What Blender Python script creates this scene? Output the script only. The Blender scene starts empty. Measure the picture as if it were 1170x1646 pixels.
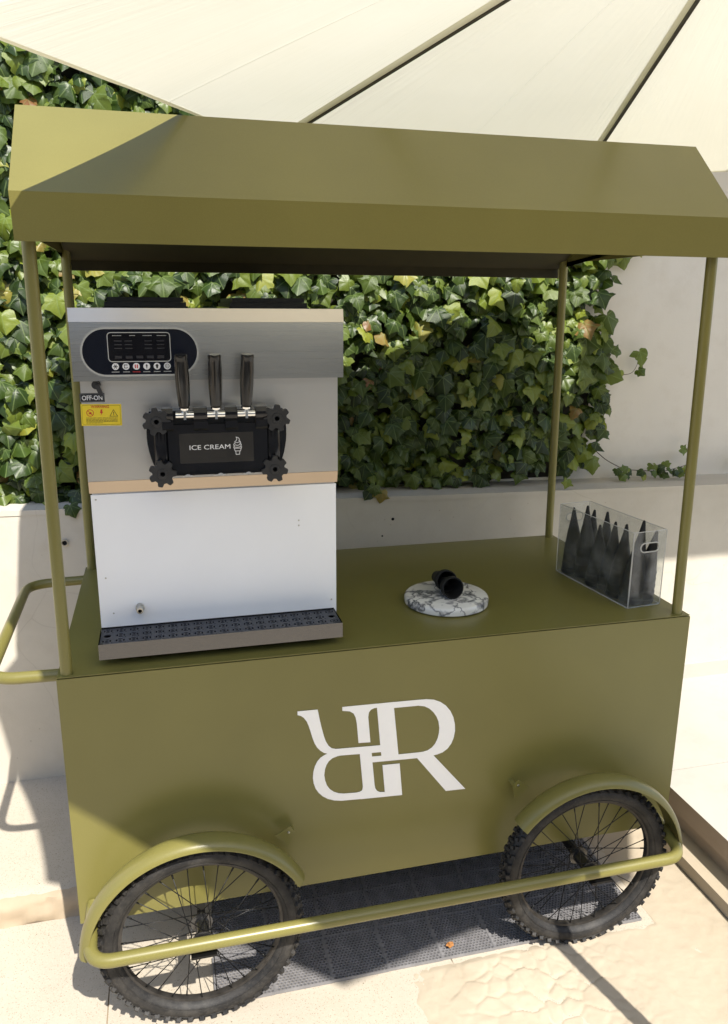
import bpy, bmesh, math, random
from math import sin, cos, pi, radians
from mathutils import Vector, Matrix, noise, geometry
random.seed(7)
sc = bpy.context.scene
COL = sc.collection

# ------------------------------------------------------------------ camera
cam_d = bpy.data.cameras.new('camera'); cam = bpy.data.objects.new('camera', cam_d); COL.objects.link(cam)
fw = Vector((sin(0.25039)*cos(-0.25463), cos(0.25039)*cos(-0.25463), sin(-0.25463)))
rt = Vector((cos(0.25039), -sin(0.25039), 0)); up = rt.cross(fw)
cr, sr = cos(0.0062), sin(0.0062)
rt, up = cr*rt + sr*up, -sr*rt + cr*up
cam.matrix_world = Matrix(((rt.x, up.x, -fw.x, 0.26407), (rt.y, up.y, -fw.y, -1.75236), (rt.z, up.z, -fw.z, 1.73672), (0, 0, 0, 1)))
cam_d.sensor_fit = 'VERTICAL'; cam_d.sensor_height = 36; cam_d.lens = 1276.69/1646*36
cam_d.clip_start = 0.02; cam_d.clip_end = 500
sc.camera = cam

# ------------------------------------------------------------------ sky, sun, exposure
SUN = Vector((0.204, -0.761, 1.0)).normalized()      # towards the sun
w = bpy.data.worlds.new('World'); sc.world = w; w.use_nodes = True
nt = w.node_tree; nt.nodes.clear()
sky = nt.nodes.new('ShaderNodeTexSky'); sky.sky_type = 'NISHITA'; sky.sun_disc = False
sky.sun_elevation = math.asin(SUN.z); sky.sun_rotation = math.atan2(SUN.x, SUN.y)
bg = nt.nodes.new('ShaderNodeBackground'); bg.inputs[1].default_value = 0.12
wo = nt.nodes.new('ShaderNodeOutputWorld')
nt.links.new(sky.outputs[0], bg.inputs[0]); nt.links.new(bg.outputs[0], wo.inputs[0])
sl = bpy.data.lights.new('sun', 'SUN'); sl.energy = 3.5; sl.angle = radians(0.55); sl.color = (1, 0.95, 0.87)
so = bpy.data.objects.new('sun', sl); COL.objects.link(so)
so.rotation_euler = SUN.to_track_quat('Z', 'Y').to_euler(); so.location = (2, -6, 8)
sc.view_settings.view_transform = 'Standard'; sc.view_settings.look = 'None'
sc.view_settings.exposure = 1.12; sc.view_settings.gamma = 1.0; sc.view_settings.use_curve_mapping = False
sc.cycles.use_denoising = True; sc.cycles.max_bounces = 10; sc.cycles.diffuse_bounces = 5
sc.cycles.transparent_max_bounces = 16; sc.cycles.sample_clamp_indirect = 6

# ------------------------------------------------------------------ helpers
def tag(o, label=None, cat=None, group=None, kind=None):
    if label: o['label'] = label
    if cat: o['category'] = cat
    if group: o['group'] = group
    if kind: o['kind'] = kind
    return o
ORIGIN = {}
def thing(name, label, cat, loc=(0, 0, 0), group=None, parent=None):
    o = bpy.data.objects.new(name, None); COL.objects.link(o); o.empty_display_size = 0.05
    loc = Vector(loc); base = Vector((0, 0, 0))
    if parent is not None:
        o.parent = parent; base = ORIGIN[parent]
    o.location = loc - base; ORIGIN[o] = loc
    return tag(o, label, cat, group)
def link_mesh(name, me, parent=None):
    o = bpy.data.objects.new(name, me); COL.objects.link(o)
    if parent is not None:
        o.parent = parent; o.location = -ORIGIN[parent]
    ORIGIN[o] = Vector((0, 0, 0))
    return o
def obj(name, bm, mat, parent=None, smooth=None, bevel=None, seg=2):
    """vertices are in world coordinates; one mesh object"""
    if bevel:
        es = [e for e in bm.edges if len(e.link_faces) == 2 and e.calc_face_angle(0) > 0.6]
        bmesh.ops.bevel(bm, geom=es, offset=bevel, segments=seg, affect='EDGES', profile=0.5, clamp_overlap=True)
    bmesh.ops.recalc_face_normals(bm, faces=bm.faces)
    me = bpy.data.meshes.new(name); bm.to_mesh(me); bm.free()
    if smooth is None and bevel: smooth = 35
    if smooth:
        me.shade_smooth(); me.set_sharp_from_angle(angle=radians(smooth))
    me.materials.append(mat)
    return link_mesh(name, me, parent)
def place(name, me, parent, mw):
    """shared mesh data put at matrix mw (world)"""
    o = bpy.data.objects.new(name, me); COL.objects.link(o)
    if parent is not None:
        o.parent = parent; mw = Matrix.Translation(-ORIGIN[parent]) @ mw
    o.matrix_local = mw
    return o
def B(): return bmesh.new()
def box(bm, x0, x1, y0, y1, z0, z1, M=None):
    vs = [bm.verts.new((x, y, z)) for z in (z0, z1) for y in (y0, y1) for x in (x0, x1)]
    if M:
        for v in vs: v.co = M @ v.co
    for f in ((0, 2, 3, 1), (4, 5, 7, 6), (0, 1, 5, 4), (2, 6, 7, 3), (0, 4, 6, 2), (1, 3, 7, 5)):
        bm.faces.new([vs[i] for i in f])
    return vs
def frame(t, hint=Vector((0, 0, 1))):
    t = t.normalized()
    if abs(t.dot(hint)) > 0.95: hint = Vector((1, 0, 0))
    a = t.cross(hint).normalized(); b = t.cross(a).normalized()
    return a, b
def fillet(pts, r, n=8):
    pts = [Vector(p) for p in pts]; out = [pts[0]]
    for i in range(1, len(pts)-1):
        p = pts[i]; a = (pts[i-1]-p); b = (pts[i+1]-p)
        d = min(r, a.length*0.49, b.length*0.49); A = p+a.normalized()*d; Bp = p+b.normalized()*d
        for k in range(n+1):
            t = k/n; out.append((1-t)**2*A + 2*t*(1-t)*p + t*t*Bp)
    out.append(pts[-1]); return out
def tube(bm, pts, r, seg=12, cap=True, r2=None):
    pts = [Vector(p) for p in pts]; n = len(pts); rings = []; a = b = None
    for i, p in enumerate(pts):
        t = (pts[min(i+1, n-1)]-pts[max(i-1, 0)]).normalized()
        if a is None: a, b = frame(t)
        else:
            a = (a - t*a.dot(t)).normalized(); b = t.cross(a)
        rr = r if r2 is None else r+(r2-r)*i/(n-1)
        rings.append([bm.verts.new(p+rr*(cos(2*pi*k/seg)*a+sin(2*pi*k/seg)*b)) for k in range(seg)])
    for i in range(n-1):
        for k in range(seg):
            bm.faces.new((rings[i][k], rings[i][(k+1) % seg], rings[i+1][(k+1) % seg], rings[i+1][k]))
    if cap: bm.faces.new(rings[0][::-1]); bm.faces.new(rings[-1])
def lathe(bm, prof, M, seg=24, closed=False):
    """prof = [(radius, height along local z)], M places it"""
    rings = []
    for r, h in prof:
        if r < 1e-6: rings.append([bm.verts.new(M @ Vector((0, 0, h)))])
        else: rings.append([bm.verts.new(M @ Vector((r*cos(2*pi*k/seg), r*sin(2*pi*k/seg), h))) for k in range(seg)])
    prs = list(zip(rings, rings[1:]))
    if closed: prs.append((rings[-1], rings[0]))
    for A, C in prs:
        for k in range(seg):
            k2 = (k+1) % seg
            if len(A) == 1 and len(C) == 1: continue
            if len(A) == 1: bm.faces.new((A[0], C[k], C[k2]))
            elif len(C) == 1: bm.faces.new((A[k], A[k2], C[0]))
            else: bm.faces.new((A[k], A[k2], C[k2], C[k]))
def axis_m(p, d):
    """matrix at p with local z along d"""
    return Matrix.Translation(Vector(p)) @ Vector(d).to_track_quat('Z', 'Y').to_matrix().to_4x4()
def plate(bm, outer, holes, M, t):
    """flat plate with holes in local xy, thickness t along local z (from 0 to t)"""
    vs = []; es = []
    for loop in [outer]+holes:
        o = len(vs); vs += [Vector(p) for p in loop]; es += [(o+i, o+(i+1) % len(loop)) for i in range(len(loop))]
    V, E, F, _, _, _ = geometry.delaunay_2d_cdt(vs, es, [], 1, 1e-7)
    def inside(p, poly):
        c = False; j = len(poly)-1
        for i in range(len(poly)):
            if (poly[i][1] > p[1]) != (poly[j][1] > p[1]) and p[0] < (poly[j][0]-poly[i][0])*(p[1]-poly[i][1])/(poly[j][1]-poly[i][1])+poly[i][0]: c = not c
            j = i
        return c
    keep = []
    for f in F:
        ctr = sum((V[i] for i in f), Vector((0, 0)))/len(f)
        if inside(ctr, outer) and not any(inside(ctr, h) for h in holes): keep.append(f)
    lo = [bm.verts.new(M @ Vector((v[0], v[1], 0))) for v in V]; hi = [bm.verts.new(M @ Vector((v[0], v[1], t))) for v in V]
    cnt = {}
    for f in keep:
        bm.faces.new([lo[i] for i in f][::-1]); bm.faces.new([hi[i] for i in f])
        for i in range(len(f)):
            a, b = f[i], f[(i+1) % len(f)]
            if (b, a) in cnt: del cnt[(b, a)]
            else: cnt[(a, b)] = 1
    for a, b in cnt: bm.faces.new((lo[a], lo[b], hi[b], hi[a]))
    for v in lo+hi:
        if not v.link_faces: bm.verts.remove(v)
def stadium(cx, cy, wd, ht, n=10, r=None):
    r = min(wd, ht)/2 if r is None else r
    out = []
    for sx, sy, a0 in ((1, 1, 0), (-1, 1, 90), (-1, -1, 180), (1, -1, 270)):
        for k in range(n+1):
            a = radians(a0+90*k/n); out.append((cx+sx*(wd/2-r)+r*cos(a), cy+sy*(ht/2-r)+r*sin(a)))
    res = []
    for p in out:
        if not res or (abs(p[0]-res[-1][0])+abs(p[1]-res[-1][1])) > 1e-6: res.append(p)
    if abs(res[0][0]-res[-1][0])+abs(res[0][1]-res[-1][1]) < 1e-6: res.pop()
    return res
def circle(cx, cy, r, n=20): return [(cx+r*cos(2*pi*k/n), cy+r*sin(2*pi*k/n)) for k in range(n)]
# local xy -> world xz, local z -> towards the camera (-y)
def face_m(y, rot=0, cx=0, cz=0):
    M = Matrix(((1, 0, 0, 0), (0, 0, -1, y), (0, 1, 0, 0), (0, 0, 0, 1)))
    if rot: M = Matrix.Translation((cx, 0, cz)) @ Matrix.Rotation(rot, 4, 'Y') @ Matrix.Translation((-cx, 0, -cz)) @ M
    return M
def text(name, s, cx, cz, wd, y, mat, parent, ht=None, rot=0, bold=0.0):
    cu = bpy.data.curves.new(name, 'FONT'); cu.body = s; cu.align_x = 'CENTER'; cu.align_y = 'CENTER'; cu.extrude = 0.0; cu.size = 1; cu.offset = bold; cu.resolution_u = 3
    t = bpy.data.objects.new(name+'_tmp', cu); COL.objects.link(t)
    dg = bpy.context.evaluated_depsgraph_get(); me = bpy.data.meshes.new_from_object(t.evaluated_get(dg))
    bpy.data.objects.remove(t); bpy.data.curves.remove(cu)
    xs = [v.co.x for v in me.vertices]; ys = [v.co.y for v in me.vertices]
    sx = wd/(max(xs)-min(xs)); sy = sx if ht is None else ht/(max(ys)-min(ys))
    mx, my = (max(xs)+min(xs))/2, (max(ys)+min(ys))/2
    for v in me.vertices:
        X, Z = (v.co.x-mx)*sx, (v.co.y-my)*sy
        v.co = (cx+X*cos(rot)+Z*sin(rot), y, cz-X*sin(rot)+Z*cos(rot))
    me.materials.clear(); me.materials.append(mat); me.name = name
    return link_mesh(name, me, parent)

# ------------------------------------------------------------------ materials
class NT:
    def __init__(s, name):
        s.m = bpy.data.materials.new(name); s.m.use_nodes = True; s.t = s.m.node_tree; s.t.nodes.clear()
        s.out = s.n('OutputMaterial')
    def n(s, k, **kw):
        x = s.t.nodes.new('ShaderNode'+k)
        for a, b in kw.items(): setattr(x, a, b)
        return x
    def l(s, a, b): s.t.links.new(a, b)
    def coord(s, kind='Object', scale=None):
        c = s.n('TexCoord').outputs[kind]
        if scale:
            mp = s.n('Mapping'); mp.inputs['Scale'].default_value = scale; s.l(c, mp.inputs[0]); c = mp.outputs[0]
        return c
    def noise(s, co, scale, detail=4, rough=0.55, dist=0):
        x = s.n('TexNoise'); x.inputs['Scale'].default_value = scale; x.inputs['Detail'].default_value = detail
        x.inputs['Roughness'].default_value = rough; x.inputs['Distortion'].default_value = dist; s.l(co, x.inputs['Vector']); return x.outputs[0]
    def ramp(s, f, stops):
        x = s.n('ValToRGB'); e = x.color_ramp.elements
        while len(e) < len(stops): e.new(0.5)
        for i, (p, c) in enumerate(stops):
            e[i].position = p; e[i].color = tuple(c)+(1,) if len(c) == 3 else c
        s.l(f, x.inputs[0]); return x.outputs[0]
    def mix(s, f, a, b, mode='MIX'):
        x = s.n('MixRGB', blend_type=mode)
        for i, v in ((0, f), (1, a), (2, b)):
            if hasattr(v, 'is_linked'): s.l(v, x.inputs[i])
            elif i == 0: x.inputs[0].default_value = v
            else: x.inputs[i].default_value = tuple(v)+(1,)
        return x.outputs[0]
    def math(s, op, a, b=None, c=None):
        x = s.n('Math', operation=op)
        for i, v in enumerate((a, b, c)):
            if v is None: continue
            if hasattr(v, 'is_linked'): s.l(v, x.inputs[i])
            else: x.inputs[i].default_value = v
        return x.outputs[0]
    def bump(s, h, strength, dist, prev=None):
        x = s.n('Bump'); x.inputs['Strength'].default_value = strength; x.inputs['Distance'].default_value = dist
        s.l(h, x.inputs['Height'])
        if prev: s.l(prev, x.inputs['Normal'])
        return x.outputs[0]
    def bsdf(s, color, rough=0.5, metal=0, normal=None, spec=0.5, **kw):
        p = s.n('BsdfPrincipled')
        for k, v in (('Base Color', color), ('Roughness', rough), ('Metallic', metal)):
            if hasattr(v, 'is_linked'): s.l(v, p.inputs[k])
            elif k == 'Base Color': p.inputs[k].default_value = tuple(v)+(1,)
            else: p.inputs[k].default_value = v
        p.inputs['Specular IOR Level'].default_value = spec
        for k, v in kw.items(): p.inputs[k.replace('_', ' ')].default_value = v
        if normal: s.l(normal, p.inputs['Normal'])
        return p
    def done(s, sh): s.l(sh.outputs[0], s.out.inputs[0]); return s.m
def plain(name, color, rough=0.5, metal=0, spec=0.5, var=0.12, vs=30, bump=0, bs=200):
    t = NT(name); co = t.coord()
    n = t.noise(co, vs)
    c = t.ramp(n, [(0.3, [x*(1-var) for x in color]), (0.7, [min(1, x*(1+var)) for x in color])])
    nb = t.bump(t.noise(co, bs), bump, 0.001) if bump else None
    rr = t.math('MULTIPLY_ADD', n, 0.12, rough-0.06)
    return t.done(t.bsdf(c, rr, metal, nb, spec))
def m_paint():
    t = NT('olive_paint'); co = t.coord()
    big = t.noise(co, 2.2, 3); fine = t.noise(co, 900, 2); mid = t.noise(co, 14, 5, 0.6)
    c = t.ramp(big, [(0.3, (0.160, 0.142, 0.038)), (0.7, (0.190, 0.170, 0.048))])
    c = t.mix(t.ramp(fine, [(0.45, (0, 0, 0)), (0.75, (0.28, 0.28, 0.28))]), c, (0.28, 0.265, 0.08))
    nb = t.bump(t.noise(co, 3.0, 1), 0.25, 0.012)
    return t.done(t.bsdf(c, 0.32, 0, nb, 0.5))
def m_steel(name='brushed_steel', col=(0.86, 0.84, 0.80), rough=0.34, sc_=(2, 40, 1500)):
    t = NT(name); co = t.coord('Object', sc_); n = t.noise(co, 1.0, 4)
    b = t.noise(t.coord(), 4, 3)
    c = t.mix(t.ramp(b, [(0.35, (0, 0, 0)), (0.7, (0.5, 0.5, 0.5))]), col, [x*0.86 for x in col])
    r = t.math('MULTIPLY_ADD', n, 0.22, rough-0.11)
    nb = t.bump(n, 0.05, 0.0005); nb = t.bump(t.noise(t.coord(), 6, 1), 0.10, 0.01, nb)
    return t.done(t.bsdf(c, r, 1.0, nb, 0.5))
def m_marble():
    t = NT('marble'); co = t.coord()
    warp = t.noise(co, 14, 4, 0.6, 0.6)
    add = t.n('MixRGB', blend_type='ADD'); add.inputs[0].default_value = 0.16; t.l(co, add.inputs[1]); 
    nz = t.n('TexNoise'); nz.inputs['Scale'].default_value = 18; nz.inputs['Detail'].default_value = 4; t.l(co, nz.inputs[0]); t.l(nz.outputs['Color'], add.inputs[2])
    v = t.n('TexVoronoi', feature='DISTANCE_TO_EDGE'); v.inputs['Scale'].default_value = 11; t.l(add.outputs[0], v.inputs[0])
    wid = t.noise(co, 25, 3)
    k = t.math('DIVIDE', v.outputs['Distance'], t.math('MULTIPLY_ADD', t.math('POWER', wid, 4), 2.0, 0.004))
    vein = t.ramp(k, [(0.0, (0.06, 0.065, 0.075)), (0.35, (0.35, 0.35, 0.36)), (0.9, (0.80, 0.79, 0.75))])
    c = t.mix(t.ramp(warp, [(0.4, (0, 0, 0)), (0.75, (0.45, 0.45, 0.45))]), vein, (0.62, 0.60, 0.55))
    return t.done(t.bsdf(c, 0.16, 0))
def m_leaf():
    t = NT('ivy_leaf'); uv = t.n('UVMap', uv_map='leaf').outputs[0]
    sp = t.n('SeparateXYZ'); t.l(uv, sp.inputs[0]); u = t.math('ABSOLUTE', sp.outputs[0]); v = sp.outputs[1]
    at = t.n('Attribute', attribute_name='tint', attribute_type='GEOMETRY'); oi = t.n('ObjectInfo')
    rnd = t.math('FRACT', t.math('ADD', t.math('MULTIPLY', at.outputs['Fac'], 7.31), oi.outputs['Random']))
    d = u
    for a in (46, 98):
        e = t.math('ABSOLUTE', t.math('SUBTRACT', t.math('MULTIPLY', u, cos(radians(a))), t.math('MULTIPLY', t.math('SUBTRACT', v, 0.06), sin(radians(a)))))
        d = t.math('MINIMUM', d, e)
    vein = t.ramp(d, [(0.008, (1, 1, 1)), (0.03, (0, 0, 0))])
    base = t.ramp(rnd, [(0.0, (0.019, 0.039, 0.007)), (0.35, (0.042, 0.076, 0.011)), (0.62, (0.090, 0.132, 0.017)), (0.86, (0.165, 0.21, 0.026)), (0.945, (0.26, 0.30, 0.028)), (0.985, (0.33, 0.27, 0.06)), (1.0, (0.20, 0.085, 0.03))])
    co = t.coord('Object'); n = t.noise(co, 55, 4, 0.6)
    c = t.mix(t.ramp(n, [(0.35, (0, 0, 0)), (0.7, (0.55, 0.55, 0.55))]), base, t.mix(1.0, base, (0.62, 0.70, 0.6), 'MULTIPLY'))
    c = t.mix(t.math('MULTIPLY', vein, 0.5), c, (0.20, 0.27, 0.09))
    nb = t.bump(vein, -0.25, 0.002); nb = t.bump(t.noise(co, 90, 3), 0.25, 0.003, nb)
    p = t.bsdf(c, 0.42, 0, nb, 0.5)
    tr = t.n('BsdfTranslucent'); t.l(t.mix(1.0, c, (1.7, 1.9, 0.7), 'MULTIPLY'), tr.inputs[0])
    mx = t.n('MixShader'); mx.inputs[0].default_value = 0.28; t.l(p.outputs[0], mx.inputs[1]); t.l(tr.outputs[0], mx.inputs[2])
    return t.done(mx)
def m_canopy():
    t = NT('canopy_cloth'); uv = t.n('UVMap', uv_map='cloth').outputs[0]
    mp = t.n('Mapping'); mp.inputs['Scale'].default_value = (26, 1.6, 1); t.l(uv, mp.inputs[0])
    wr = t.noise(mp.outputs[0], 1.0, 4, 0.55, 0.4)
    weave = t.noise(t.coord(), 1400, 1)
    sx_ = t.n('SeparateXYZ'); t.l(uv, sx_.inputs[0]); fr = t.math('FRACT', sx_.outputs[0])
    near = t.math('POWER', t.math('ABSOLUTE', t.math('SUBTRACT', t.math('MULTIPLY', fr, 2.0), 1.0)), 3.0)     # tighter creases beside the ribs
    mp2 = t.n('Mapping'); mp2.inputs['Scale'].default_value = (60, 3.5, 1); mp2.inputs['Rotation'].default_value = (0, 0, 0.05); t.l(uv, mp2.inputs[0])
    wr = t.math('ADD', t.math('MULTIPLY', wr, 0.5), t.math('MULTIPLY', t.noise(mp2.outputs[0], 1.0, 3, 0.5, 0.6), near))
    seam = t.ramp(t.math('ABSOLUTE', t.math('SUBTRACT', fr, 0.5)), [(0.0, (1, 1, 1)), (0.006, (0, 0, 0))])
    nb = t.bump(wr, 0.30, 0.012); nb = t.bump(seam, 0.5, 0.003, nb); nb = t.bump(weave, 0.1, 0.0004, nb)
    c = t.ramp(t.noise(t.coord(), 3, 3), [(0.3, (0.76, 0.735, 0.60)), (0.7, (0.79, 0.765, 0.635))])
    d = t.n('BsdfDiffuse'); t.l(c, d.inputs[0]); t.l(nb, d.inputs['Normal'])
    tr = t.n('BsdfTranslucent'); t.l(c, tr.inputs[0]); t.l(nb, tr.inputs['Normal'])
    mx = t.n('MixShader'); mx.inputs[0].default_value = 0.44; t.l(d.outputs[0], mx.inputs[1]); t.l(tr.outputs[0], mx.inputs[2])
    return t.done(mx)
def m_plaster(name, col, stain=0.25, speck=0, crack=0):
    t = NT(name); co = t.coord()
    a = t.noise(co, 1.3, 6, 0.62, 0.5); b = t.noise(co, 9, 6, 0.65); f = t.noise(co, 160, 3)
    c = t.ramp(a, [(0.28, [x*(1-stain) for x in col]), (0.62, col), (0.85, [min(1, x*1.05) for x in col])])
    c = t.mix(t.ramp(b, [(0.5, (0, 0, 0)), (0.78, (0.35, 0.35, 0.35))]), c, (col[0]*0.78, col[1]*0.74, col[2]*0.68))
    if speck:
        v = t.n('TexVoronoi'); v.inputs['Scale'].default_value = 240; t.l(co, v.inputs[0])
        k = t.ramp(v.outputs['Color'], [(0.55, (0, 0, 0)), (0.75, (1, 1, 1))])
        dots = t.ramp(v.outputs['Distance'], [(0.22, (1, 1, 1)), (0.42, (0, 0, 0))])
        c = t.mix(t.math('MULTIPLY', t.math('MULTIPLY', k, dots), speck), c, (0.25, 0.20, 0.15))
        v2 = t.n('TexVoronoi'); v2.inputs['Scale'].default_value = 420; t.l(co, v2.inputs[0])
        c = t.mix(t.math('MULTIPLY', t.ramp(v2.outputs['Color'], [(0.5, (0, 0, 0)), (0.9, (1, 1, 1))]), 0.35), c, [min(0.9, x*1.15) for x in col])
        sp_ = t.n('TexVoronoi'); sp_.inputs['Scale'].default_value = 26; t.l(co, sp_.inputs[0])
        c = t.mix(t.ramp(sp_.outputs['Distance'], [(0.035, (0.8, 0.8, 0.8)), (0.06, (0, 0, 0))]), c, (0.12, 0.09, 0.06))
    if crack:
        wv = t.n('MixRGB', blend_type='ADD'); wv.inputs[0].default_value = 0.25; t.l(co, wv.inputs[1]); nz = t.n('TexNoise'); nz.inputs['Scale'].default_value = 3; t.l(co, nz.inputs[0]); t.l(nz.outputs['Color'], wv.inputs[2])
        ve = t.n('TexVoronoi', feature='DISTANCE_TO_EDGE'); ve.inputs['Scale'].default_value = 2.6; t.l(wv.outputs[0], ve.inputs[0])
        k = t.math('MULTIPLY', t.ramp(ve.outputs['Distance'], [(0.0, (1, 1, 1)), (0.006, (0, 0, 0))]), t.ramp(t.noise(co, 2.1, 2), [(0.48, (0, 0, 0)), (0.6, (crack,)*3)]))
        c = t.mix(k, c, (0.22, 0.18, 0.13))
        v3 = t.n('TexVoronoi'); v3.inputs['Scale'].default_value = 22; t.l(co, v3.inputs[0])
        c = t.mix(t.ramp(v3.outputs['Distance'], [(0.03, (0.6,)*3), (0.07, (0, 0, 0))]), c, (0.30, 0.25, 0.19))
    nb = t.bump(f, 0.25, 0.0012); nb = t.bump(b, 0.18, 0.006, nb)
    return t.done(t.bsdf(c, 0.85, 0, nb, 0.3))
def m_rubber():
    t = NT('tyre_rubber'); co = t.coord(); n = t.noise(co, 28, 6, 0.7); f = t.noise(co, 260, 3)
    c = t.ramp(n, [(0.42, (0.013, 0.0125, 0.0125)), (0.72, (0.050, 0.046, 0.041))])
    c = t.mix(t.ramp(f, [(0.55, (0, 0, 0)), (0.75, (0.3, 0.3, 0.3))]), c, (0.10, 0.09, 0.075))
    return t.done(t.bsdf(c, 0.62, 0, t.bump(f, 0.2, 0.001), 0.4))
def m_clear():
    t = NT('clear_acrylic'); g = t.n('BsdfGlossy'); g.inputs['Roughness'].default_value = 0.06; g.inputs[0].default_value = (1, 1, 1, 1)
    tr = t.n('BsdfTransparent'); tr.inputs[0].default_value = (0.93, 0.94, 0.935, 1)
    lw_ = t.n('LayerWeight'); lw_.inputs[0].default_value = 0.5; fac = t.math('MULTIPLY_ADD', t.math('POWER', lw_.outputs['Facing'], 4), 0.5, 0.03)
    df = t.n('BsdfDiffuse'); df.inputs[0].default_value = (0.75, 0.76, 0.77, 1)
    sm = t.ramp(t.noise(t.coord(), 16, 4, 0.6, 0.8), [(0.42, (0.015,)*3), (0.75, (0.12,)*3)])
    m0 = t.n('MixShader'); t.l(sm, m0.inputs[0]); t.l(tr.outputs[0], m0.inputs[1]); t.l(df.outputs[0], m0.inputs[2])
    mx = t.n('MixShader'); t.l(fac, mx.inputs[0]); t.l(m0.outputs[0], mx.inputs[1]); t.l(g.outputs[0], mx.inputs[2])
    return t.done(mx)
def m_edge():
    t = NT('acrylic_edge'); p = t.bsdf((0.88, 0.87, 0.84), 0.12, 0, None, 0.6); p.inputs['Transmission Weight'].default_value = 0.6; p.inputs['IOR'].default_value = 1.49
    return t.done(p)
M = dict(
    paint=m_paint(), steel=m_steel(), head=m_steel('brushed_steel_head', (0.56, 0.56, 0.54), 0.30),  # head steel toned darker in place of the dark surroundings it mirrors
    trim=m_steel('steel_trim', (0.66, 0.60, 0.52), 0.33), lip=m_steel('steel_lip', (0.47, 0.39, 0.31), 0.34),
    tray=m_steel('polished_tray_steel', (0.13, 0.128, 0.13), 0.10),
    chrome=plain('chrome', (0.86, 0.86, 0.85), 0.1, 1.0, var=0.03),
    white=plain('white_enamel', (0.88, 0.89, 0.91), 0.34, var=0.03, vs=3), decal=plain('white_decal', (0.98, 0.965, 0.93), 0.5, var=0.01),
    gloss=plain('gloss_black_plastic', (0.008, 0.008, 0.010), 0.12, var=0.2), matte=plain('matte_black_plastic', (0.022, 0.022, 0.023), 0.48, var=0.2, bump=0.2, bs=500),
    grip=plain('ribbed_black_grip', (0.014, 0.013, 0.012), 0.15), navy=plain('navy_membrane', (0.006, 0.008, 0.016), 0.2, var=0.1),
    screen=plain('display_glass', (0.010, 0.010, 0.013), 0.1, var=0.1), seg=plain('unlit_segment', (0.034, 0.033, 0.036), 0.3, var=0.1), silver=plain('silver_print', (0.55, 0.55, 0.52), 0.35, 0.3, var=0.04),
    btn=plain('white_print', (0.80, 0.80, 0.80), 0.4, var=0.02), red=plain('red_print', (0.55, 0.03, 0.025), 0.45, var=0.05), dark=plain('dark_print', (0.015, 0.015, 0.017), 0.5, var=0.1),
    yellow=plain('yellow_sticker', (0.78, 0.60, 0.03), 0.45, var=0.03), tag_=plain('black_sticker', (0.018, 0.02, 0.026), 0.4, var=0.1),
    label=plain('label_plate', (0.024, 0.022, 0.020), 0.34, var=0.1), grid=plain('slate_grid_plastic', (0.030, 0.032, 0.040), 0.42, var=0.1), hole=plain('dark_recess', (0.004, 0.004, 0.004), 0.9, var=0.1),
    clear_ring=plain('milky_nozzle', (0.55, 0.55, 0.54), 0.2, var=0.03),
    marble=m_marble(), cone=plain('black_wafer', (0.0075, 0.0068, 0.0065), 0.66, var=0.4, vs=120, bump=0.5, bs=170),
    clear=m_clear(), edge=m_edge(), leaf=m_leaf(), canopy=m_canopy(), stem=plain('ivy_stem', (0.075, 0.045, 0.022), 0.75, var=0.4, vs=60, bump=0.5, bs=90),
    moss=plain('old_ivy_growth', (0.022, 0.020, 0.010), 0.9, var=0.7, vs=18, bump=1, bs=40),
    rib=plain('umbrella_rib_metal', (0.055, 0.048, 0.036), 0.45, 0.4), pole=plain('umbrella_pole_metal', (0.10, 0.09, 0.075), 0.4, 0.5),
    wall=m_plaster('white_plaster', (0.80, 0.75, 0.655), 0.10), low=m_plaster('low_wall_concrete', (0.60, 0.555, 0.47), 0.20, crack=0.22),
    stone=m_plaster('speckled_cream_stone', (0.49, 0.435, 0.35), 0.16, speck=0.85), sand=m_plaster('sandy_crust_stone', (0.47, 0.40, 0.30), 0.2), joint=m_plaster('sandy_joint', (0.42, 0.33, 0.22), 0.3),
    rough=m_plaster('rough_riser_stone', (0.48, 0.385, 0.27), 0.4), plat=m_plaster('white_step_stone', (0.46, 0.44, 0.395), 0.10), edge_stone=m_plaster('step_edge_stone', (0.40, 0.32, 0.245), 0.2),
    house=m_plaster('added_house_plaster', (0.52, 0.46, 0.385), 0.2), housewin=plain('added_house_glass', (0.02, 0.022, 0.025), 0.1), inner=plain('roof_shade_sheet', (0.045, 0.038, 0.016), 0.5, var=0.15),
    rubber=m_rubber(), black=plain('black_metal', (0.014, 0.014, 0.015), 0.32, 0.6), spoke=plain('black_spoke', (0.010, 0.010, 0.010), 0.4, 0.4), rim=plain('dusty_black_rim', (0.048, 0.044, 0.040), 0.36, 0.4, var=0.4, vs=40),
    hubm=plain('dark_chrome_hub', (0.11, 0.11, 0.112), 0.22, 0.9, var=0.15),
    mat=plain('black_mat_plastic', (0.21, 0.205, 0.21), 0.34, var=0.2), bolt=plain('zinc_bolt', (0.55, 0.54, 0.5), 0.3, 1.0, var=0.1), dry=plain('dry_leaf', (0.36, 0.15, 0.035), 0.7, var=0.3, vs=90),
)
L, D, HC, HB = 1.638, 0.8064, 0.9206, 0.2617

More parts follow.
